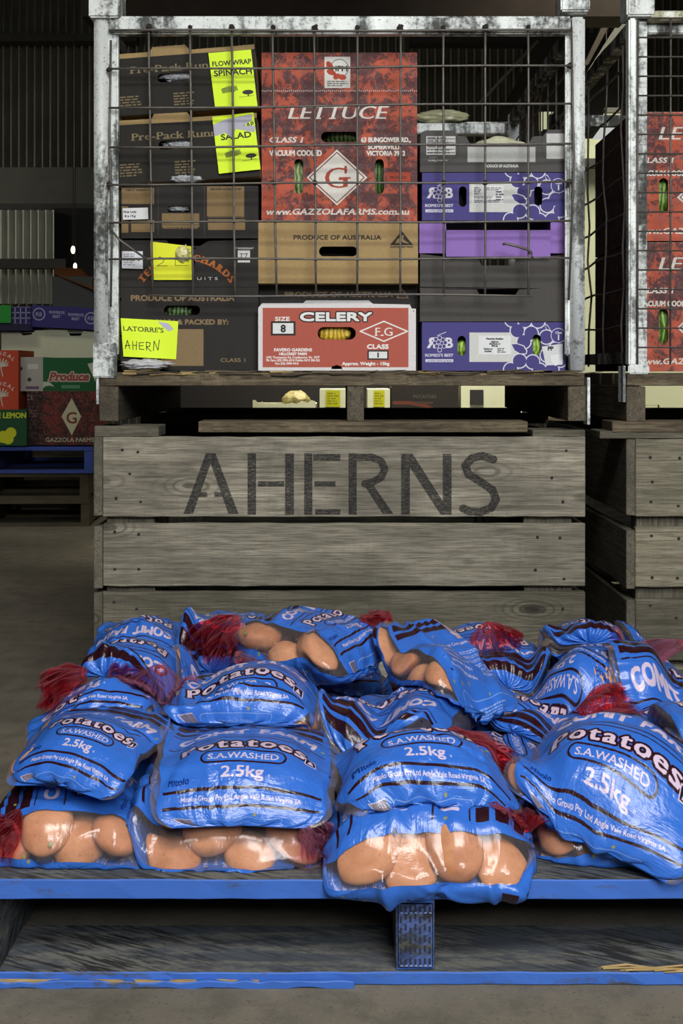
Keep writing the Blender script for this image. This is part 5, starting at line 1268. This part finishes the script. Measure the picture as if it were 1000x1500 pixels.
# ------------------------------------------------------------------ background stock
M_PW = plain('background pallet timber', '4c4331', .85, var=.3, scale=6); M_PB = plain('background blue pallet', '2f4590', .7, var=.2, scale=6)
def bgpallet(x, y, z, yaw, mat, label, W=1.2, D=1.1, H=.150):
    root = empty('stacked_pallet', (x, y, z), label, 'pallet', 'pallets of the background stacks', rot=(0, 0, R(yaw)))
    for k in range(5): q = MB(); q.box(-W/2, W/2, k*(D-.12)/4, k*(D-.12)/4+.12, H-.022, H); q.build('deck_board', mat, root)
    for k in range(3): q = MB(); q.box(-W/2, W/2, k*(D-.12)/2, k*(D-.12)/2+.12, 0, .018); q.build('bottom_board', mat, root)
    for x_ in (-W/2+.025, 0, W/2-.025): q = MB(); q.box(x_-.024, x_+.024, .004, D-.004, .0182, H-.0222); q.build('bearer', mat, root)
    return root
YB = 7.1
bgpallet(-2.02, YB, 0, 2, M_PW, 'bottom brown timber pallet of the stack at left')
bgpallet(-2.03, YB+.01, .150, 3, M_PW, 'second brown timber pallet of the stack at left')
bgpallet(-2.0, YB, .300, 1.5, M_PB, 'blue pallet on top of the stack at left under the fruit boxes')
YS = 7.12
def bx(rect, Y, d, mat, side, label, sheet=None, name='carton', **k): return carton(label, rect, Y, d, mat, side, sheet, name=name, **k)
def sheet_bg(r, fn, bg=None, S=3): s = Sheet(*r, S, hexc(bg) if bg else None); fn(s); return s
r = (62, 573, 140, 652); s = sheet_bg(r, lambda s: (s.poly([(90, 610), (105, 583), (119, 610), (105, 638)], 'c8c3a0'), s.text('G', 105, 620, 17, '7c3a22', bold=.5), s.text('GAZZOLA FARMS', 102, 647, 6, 'bdb79c', bold=.3, serif=.6, fit=70)))
bx(r, YS, .40, M('dark red carton print', '6b2a22', s, mottle='2e1a18'), M_REDSIDE, 'dark red lettuce carton with a white diamond on the blue pallet at left', r)
r = (39.5, 573, 62, 652); s = sheet_bg(r, lambda s: (s.text('UCE', 40, 586, 7.5, '9a8274', serif=.8), s.block(38, 600, 58, 612, 3, '7a5a4e')))
bx(r, YS+.01, .40, M('shaded lettuce carton print', '351b18', s, mottle='22120f'), M_REDSIDE, 'shaded dark lettuce carton partly hidden by the lemon box', r)
r = (-30, 600, 39, 653); s = sheet_bg(r, lambda s: (s.text('PURE LEMON', 8, 612, 8, 'c9d42c', bold=.6, fit=60), s.circ(5, 640, 9, 'd2d420'), s.circ(16, 634, 8, 'd2d420'), s.circ(12, 643, 8, 'd2d420')))
bx(r, YS-.04, .36, M('green lemon carton print', '1f4a2c', s), M('green carton side', '1f4a2c'), 'dark green lemon carton at the left edge of the picture', r)
for k, (a_, b_) in enumerate(((557, 600), (513, 557))):
    r = (-40, a_, 27, b_); s = sheet_bg(r, lambda s: (s.arc('TROPICAL', 0, a_+31, 24, -60, 50, 5, 'd8c9bb', bold=.4), [s.line([(1, a_+24), (1+11*math.cos(R(q_)), a_+20+8*math.sin(R(q_)))], 2.0, 'd0c2b2') for q_ in range(-180, 20, 28)], s.line([(1, a_+24), (4, a_+38)], 1.6, 'd0c2b2')))
    bx(r, YS-.03, .36, M('orange red carton print %d' % k, 'b8452a', s), M('orange carton side %d' % k, 'a8401f'), ('lower' if k == 0 else 'upper')+' orange red carton with a white palm at the left edge', r)
r = (27, 523, 63, 573); s = sheet_bg(r, lambda s: (s.rect(40, 533, 56, 541, 'cfccc0'), s.circ(43, 556, 3, '3a3a38'), s.rect(38, 566, 57, 570, '6a4f6a'), s.circ(30, 540, 3, '1c1a18')))
bx(r, YS+.02, .36, M('grey carton print', 'a5a196', s), M('grey carton side', '9a968c'), 'pale grey carton between the orange and green cartons', r)
r = (63, 524, 140, 573); s = sheet_bg(r, lambda s: (s.poly([(128, 533), (140, 530), (140, 560)], 'cfd0b8'), s.circ(66, 574, 15, 'c7cbb0'), s.circ(72, 578, 13, '1f5a30'), s.text('Produce', 101, 557, 12, '9c4a3c', bold=.9, outline='c9b8a8', ow=1.6, fit=56, shear=.2, serif=1), s.rect(90, 564, 117, 569, '5c9268')))
bx(r, YS+.01, .38, M('green carton print', '1f5a30', s), M('dark green side', '1f5a30'), 'green carton with red script lettering on the diamond carton', r)
carton('large cream carton behind the green carton at left', (2, 483, 140, 573), YS+.46, .4, M('cream carton', 'c9c8ab', speck=.03), M('cream carton side', 'b9b89b'), prof=[(2, 486), (28, 486), (34, 492), (46, 490), (52, 484), (98, 483), (103, 492), (118, 492), (122, 485), (140, 487), (140, 573), (2, 573)])
r = (45, 447, 140, 480); s = sheet_bg(r, lambda s: (s.circ(56, 462, 8.5, 'a8a6c0', line=1.6), s.text('RB', 56, 465, 6, 'b8b6cc'), s.circ(132, 464, 8, 'a8a6c0', line=1.6), s.text('RB', 132, 467, 6, 'b8b6cc'),
    s.text("ROMEO'S", 82, 460, 4, 'a8a6c0', bold=.3), s.text('BEST', 82, 466, 4, 'a8a6c0', bold=.3), s.text("ROMEO'S", 110, 462, 4, 'a8a6c0', bold=.3), s.text('BEST', 110, 468, 4, 'a8a6c0', bold=.3)))
bx((45, 449, 140, 481), YS+.42, .34, M('purple tray print', '352f6a', s, speck=.05), M_VIO, 'long purple grape tray on top of the cream carton at left', r, tilt=3)
r = (14, 449, 45, 478); s = sheet_bg(r, lambda s: [s.circ(18+8*(i % 4), 454+8*(i//4), 4.5, '9a98b4', line=.8) for i in range(12)])
bx(r, YS+.40, .34, M('grape pattern print', '2a2556', s), M_VIO, 'short end of a purple grape tray beside the green crate', r)
bx((-30, 447, 16, 473), YS+.38, .34, M('bright green crate', '2d8a35', speck=.04), M('bright green side', '26702c'), 'bright green tray at the left edge of the picture')
for q_ in ((-30, 474, 44, 484),): 
    carton('dark tray under the bright green tray at left', q_, YS+.39, .34, M('dark tray', '24213a'), M_VIO)
# brown bulk bin with an open flap
rt = px_box('bulk_bin', 77, 405, 136, 666.5, 8.6, .6, M('dark grey bin side', '4a4a48', speck=.05), None, None); tag(rt, 'dark grey bulk bin with an open brown flap behind the purple tray', 'bin')
v = [P(80, 392, 8.9), P(118, 393, 8.9), P(137, 412, 8.55), P(137, 425, 8.55), P(80, 402, 8.59)]; v = [p-rt.location for p in v]
w_ = [p+Vector((0, .02, 0)) for p in v]; n = 5
mobj('flap', v+w_, [tuple(range(n)), tuple(range(2*n-1, n-1, -1))]+[(i, (i+1) % n, n+(i+1) % n, n+i) for i in range(n)], M('brown flap', '7a4a24'), rt)
bgpallet(-1.9, 8.5, .15, 0, M_PW, 'upper brown pallet hidden behind the fruit boxes at left'); bgpallet(-1.9, 8.5, 0, 0, M_PW, 'lower brown pallet hidden behind the fruit boxes at left')
# small lamps far behind
def emis(name, col, st):
    a = NM(name); e = a.n('Emission', {'Color': (*col, 1), 'Strength': st}); a.t.links.new(e.outputs[0], a.out.inputs[0]); return a.m
M_LAMP = emis('lit lamp', (1, .86, .55), 3.0); M_TUBE = emis('fluorescent tube', (.93, .95, .62), .55)
for i, (x, y, rz, lb) in enumerate(((107, 366, .035, 'upper lit hanging lamp in the dark opening at left'), (110, 390, .03, 'lower lit hanging lamp in the dark opening at left'), (142, 480, .014, 'small lit lamp beside the left post of the main cage'))):
    Yl = 11.2 if i < 2 else 7.9
    o = lump('hanging_lamp', lb, 'lamp', x, y, Yl, rz*.55, rz*.55, rz, M_LAMP, seed=i, amp=.02)
    if i < 2: q = MB(); q.tube([(0, 0, rz), (0, 0, 2.6)], .004, 5); q.build('cord', M_BEAM, o)
    else: q = MB(); q.tube([(0, 0, -rz), (0, .0, -.5)], .006, 5); q.tube([(0, 0, -.5), (0, 0, -1.1)], .012, 6); q.build('pole', M_BEAM, o)
def tube_lamp(x0, y0, x1, y1, Y, label):
    a_, b_ = P(x0, y0, Y), P(x1, y1, Y); r_ = empty('fluorescent_lamp', (a_+b_)/2, label, 'lamp'); q = MB(); d = (b_-a_)/2
    q.tube([-d, d], .016, 10); q.build('tube', M_TUBE, r_); q = MB(); q.box(-abs(d.x), abs(d.x), -.03, .03, .018, .05); q.build('housing', M_GIRT, r_)
    q = MB(); q.tube([(-d.x*.7, 0, .05), (-d.x*.7, 0, 4.75-r_.location.z)], .003, 5); q.tube([(d.x*.7, 0, .05), (d.x*.7, 0, 4.75-r_.location.z)], .003, 5); q.build('cord', M_BEAM, r_); return r_
tube_lamp(884, 170, 909, 170, 8.3, 'lit fluorescent lamp behind the right hand cage')
o = prism('window_1', [(884, 181), (908, 181), (895, 203), (868, 203)], 8.0, .03, emis('bright skylight panel', (.93, .95, .92), .55))
for i in range(4):
    a_ = P(792+i*6.5, 170, 8.8); q = MB(); q.box(-.010, .010, 0, .02, -.10+.012*i, .03); o = q.build('wall_slat', emis('light through slat %d' % i, (.95, .95, .6), .5), loc=a_); o['kind'] = 'structure'; o.name = 'window_%d' % (i+2)
# boxes seen through the gap of the broken pallet
ZG = EYE-(611-HZ)*6.0/F
for k in range(4): bgpallet(.2, 5.98, k*(ZG-.001)/4, (0, 1, -1, 0)[k], M_PW, ('bottom', 'second', 'third', 'top')[k]+' pallet of the stack behind the stencilled crate', W=2.3, H=(ZG-.001)/4)
carton('large dark bin filling the space behind the small boxes in the pallet gap', (225, 470, 790, 604.5), 6.50, .5, M_DARK, M_DARK, prof=[(225, 552), (790, 552), (790, 604.5), (225, 604.5)])  # made-up box, its dark colour stands for the unlit gap
M_CRM = M('cream foam', 'd0cfae', speck=.03)
carton('cream foam tray with a wavy rim seen through the pallet gap', (370, 592, 462, 610), 6.0, .35, M_CRM, M_CRM, open_top=True, prof=[(370, 586), (374, 586), (378, 591), (384, 588), (388, 592), (396, 590), (402, 592), (410, 589), (418, 592), (428, 590), (434, 592), (442, 587), (450, 590), (456, 586), (462, 588), (462, 610), (370, 610)])
lump('produce_bag', 'clear bag of pale produce lying in the foam tray', 'bag', 433, 585, 6.15, .065, .06, .04, plain('beige produce', 'a89a66', .5), seed=21, amp=.25)
M_YS = flat_label('yellow notice', sheet_bg((0, 0, 24, 26), lambda s: s.block(2, 3, 22, 23, 5, '6a6a10', 2), 'b5b31a'))
for a_, b_, lb in ((468, 506, 'left'), (538, 571, 'right')):
    c = carton('white framed box with a yellow notice, '+lb+' of the middle pallet bearer', (a_, 570, b_, 610), 6.0, .3, M_CRM, M_CRM)
    label_on(c, ((a_+9, 572), (b_-8, 572), (b_-8, 596), (a_+9, 596)), 5.996, M_YS, 'notice', 'yellow notice')
r = (573, 560, 671, 610); s = sheet_bg(r, lambda s: (s.text('POTATOES', 622, 583, 5, '6a6258', serif=.5), s.line([(577, 590), (600, 590), (625, 595), (650, 608)], 5, '6a3322'), s.rect(608, 588, 634, 592, '4a3428'), s.text('20 KG', 655, 604, 3, '6a6258')))
bx(r, 6.0, .35, M('dark potato carton print', '2a2520', s), M_DARK, 'dark potato carton with a red curve seen through the pallet gap', r)
c = carton('cream box with a dark square seen through the pallet gap', (675, 562, 764, 610), 6.0, .35, M_CRM, M_CRM)
label_on(c, ((688, 571), (708, 571), (708, 593), (688, 593)), 5.996, plain('dark label', '26231f', .6), 'label_patch', 'dark square')
# trolley handle behind the right pallet gap
q = MB(); q.tube([(0, 0, -.35), (0, 0, 0), (.10, 0, .004), (.105, 0, -.35)], .006, 6); q.tube([(-.06, 0, .0), (0, 0, 0)], .006, 6); q.tube([(0, 0, -.35), (0, 0, -.98)], .006, 6); q.tube([(.105, 0, -.35), (.105, 0, -.98)], .006, 6)
o = q.build('trolley_handle', plain('green painted rail', '4e5230', .6), loc=P(941, 597, 8.0)); o.location.z = .98+.0; 
for v_ in o.data.vertices: 
    if v_.co.z < -.9: v_.co.z = -.98
o.location.z = P(0, 594, 8.0).z
for v_ in o.data.vertices:
    if v_.co.z < -.9: v_.co.z = -o.location.z
tag(o, 'thin green trolley handle seen under the right hand cage', 'trolley')
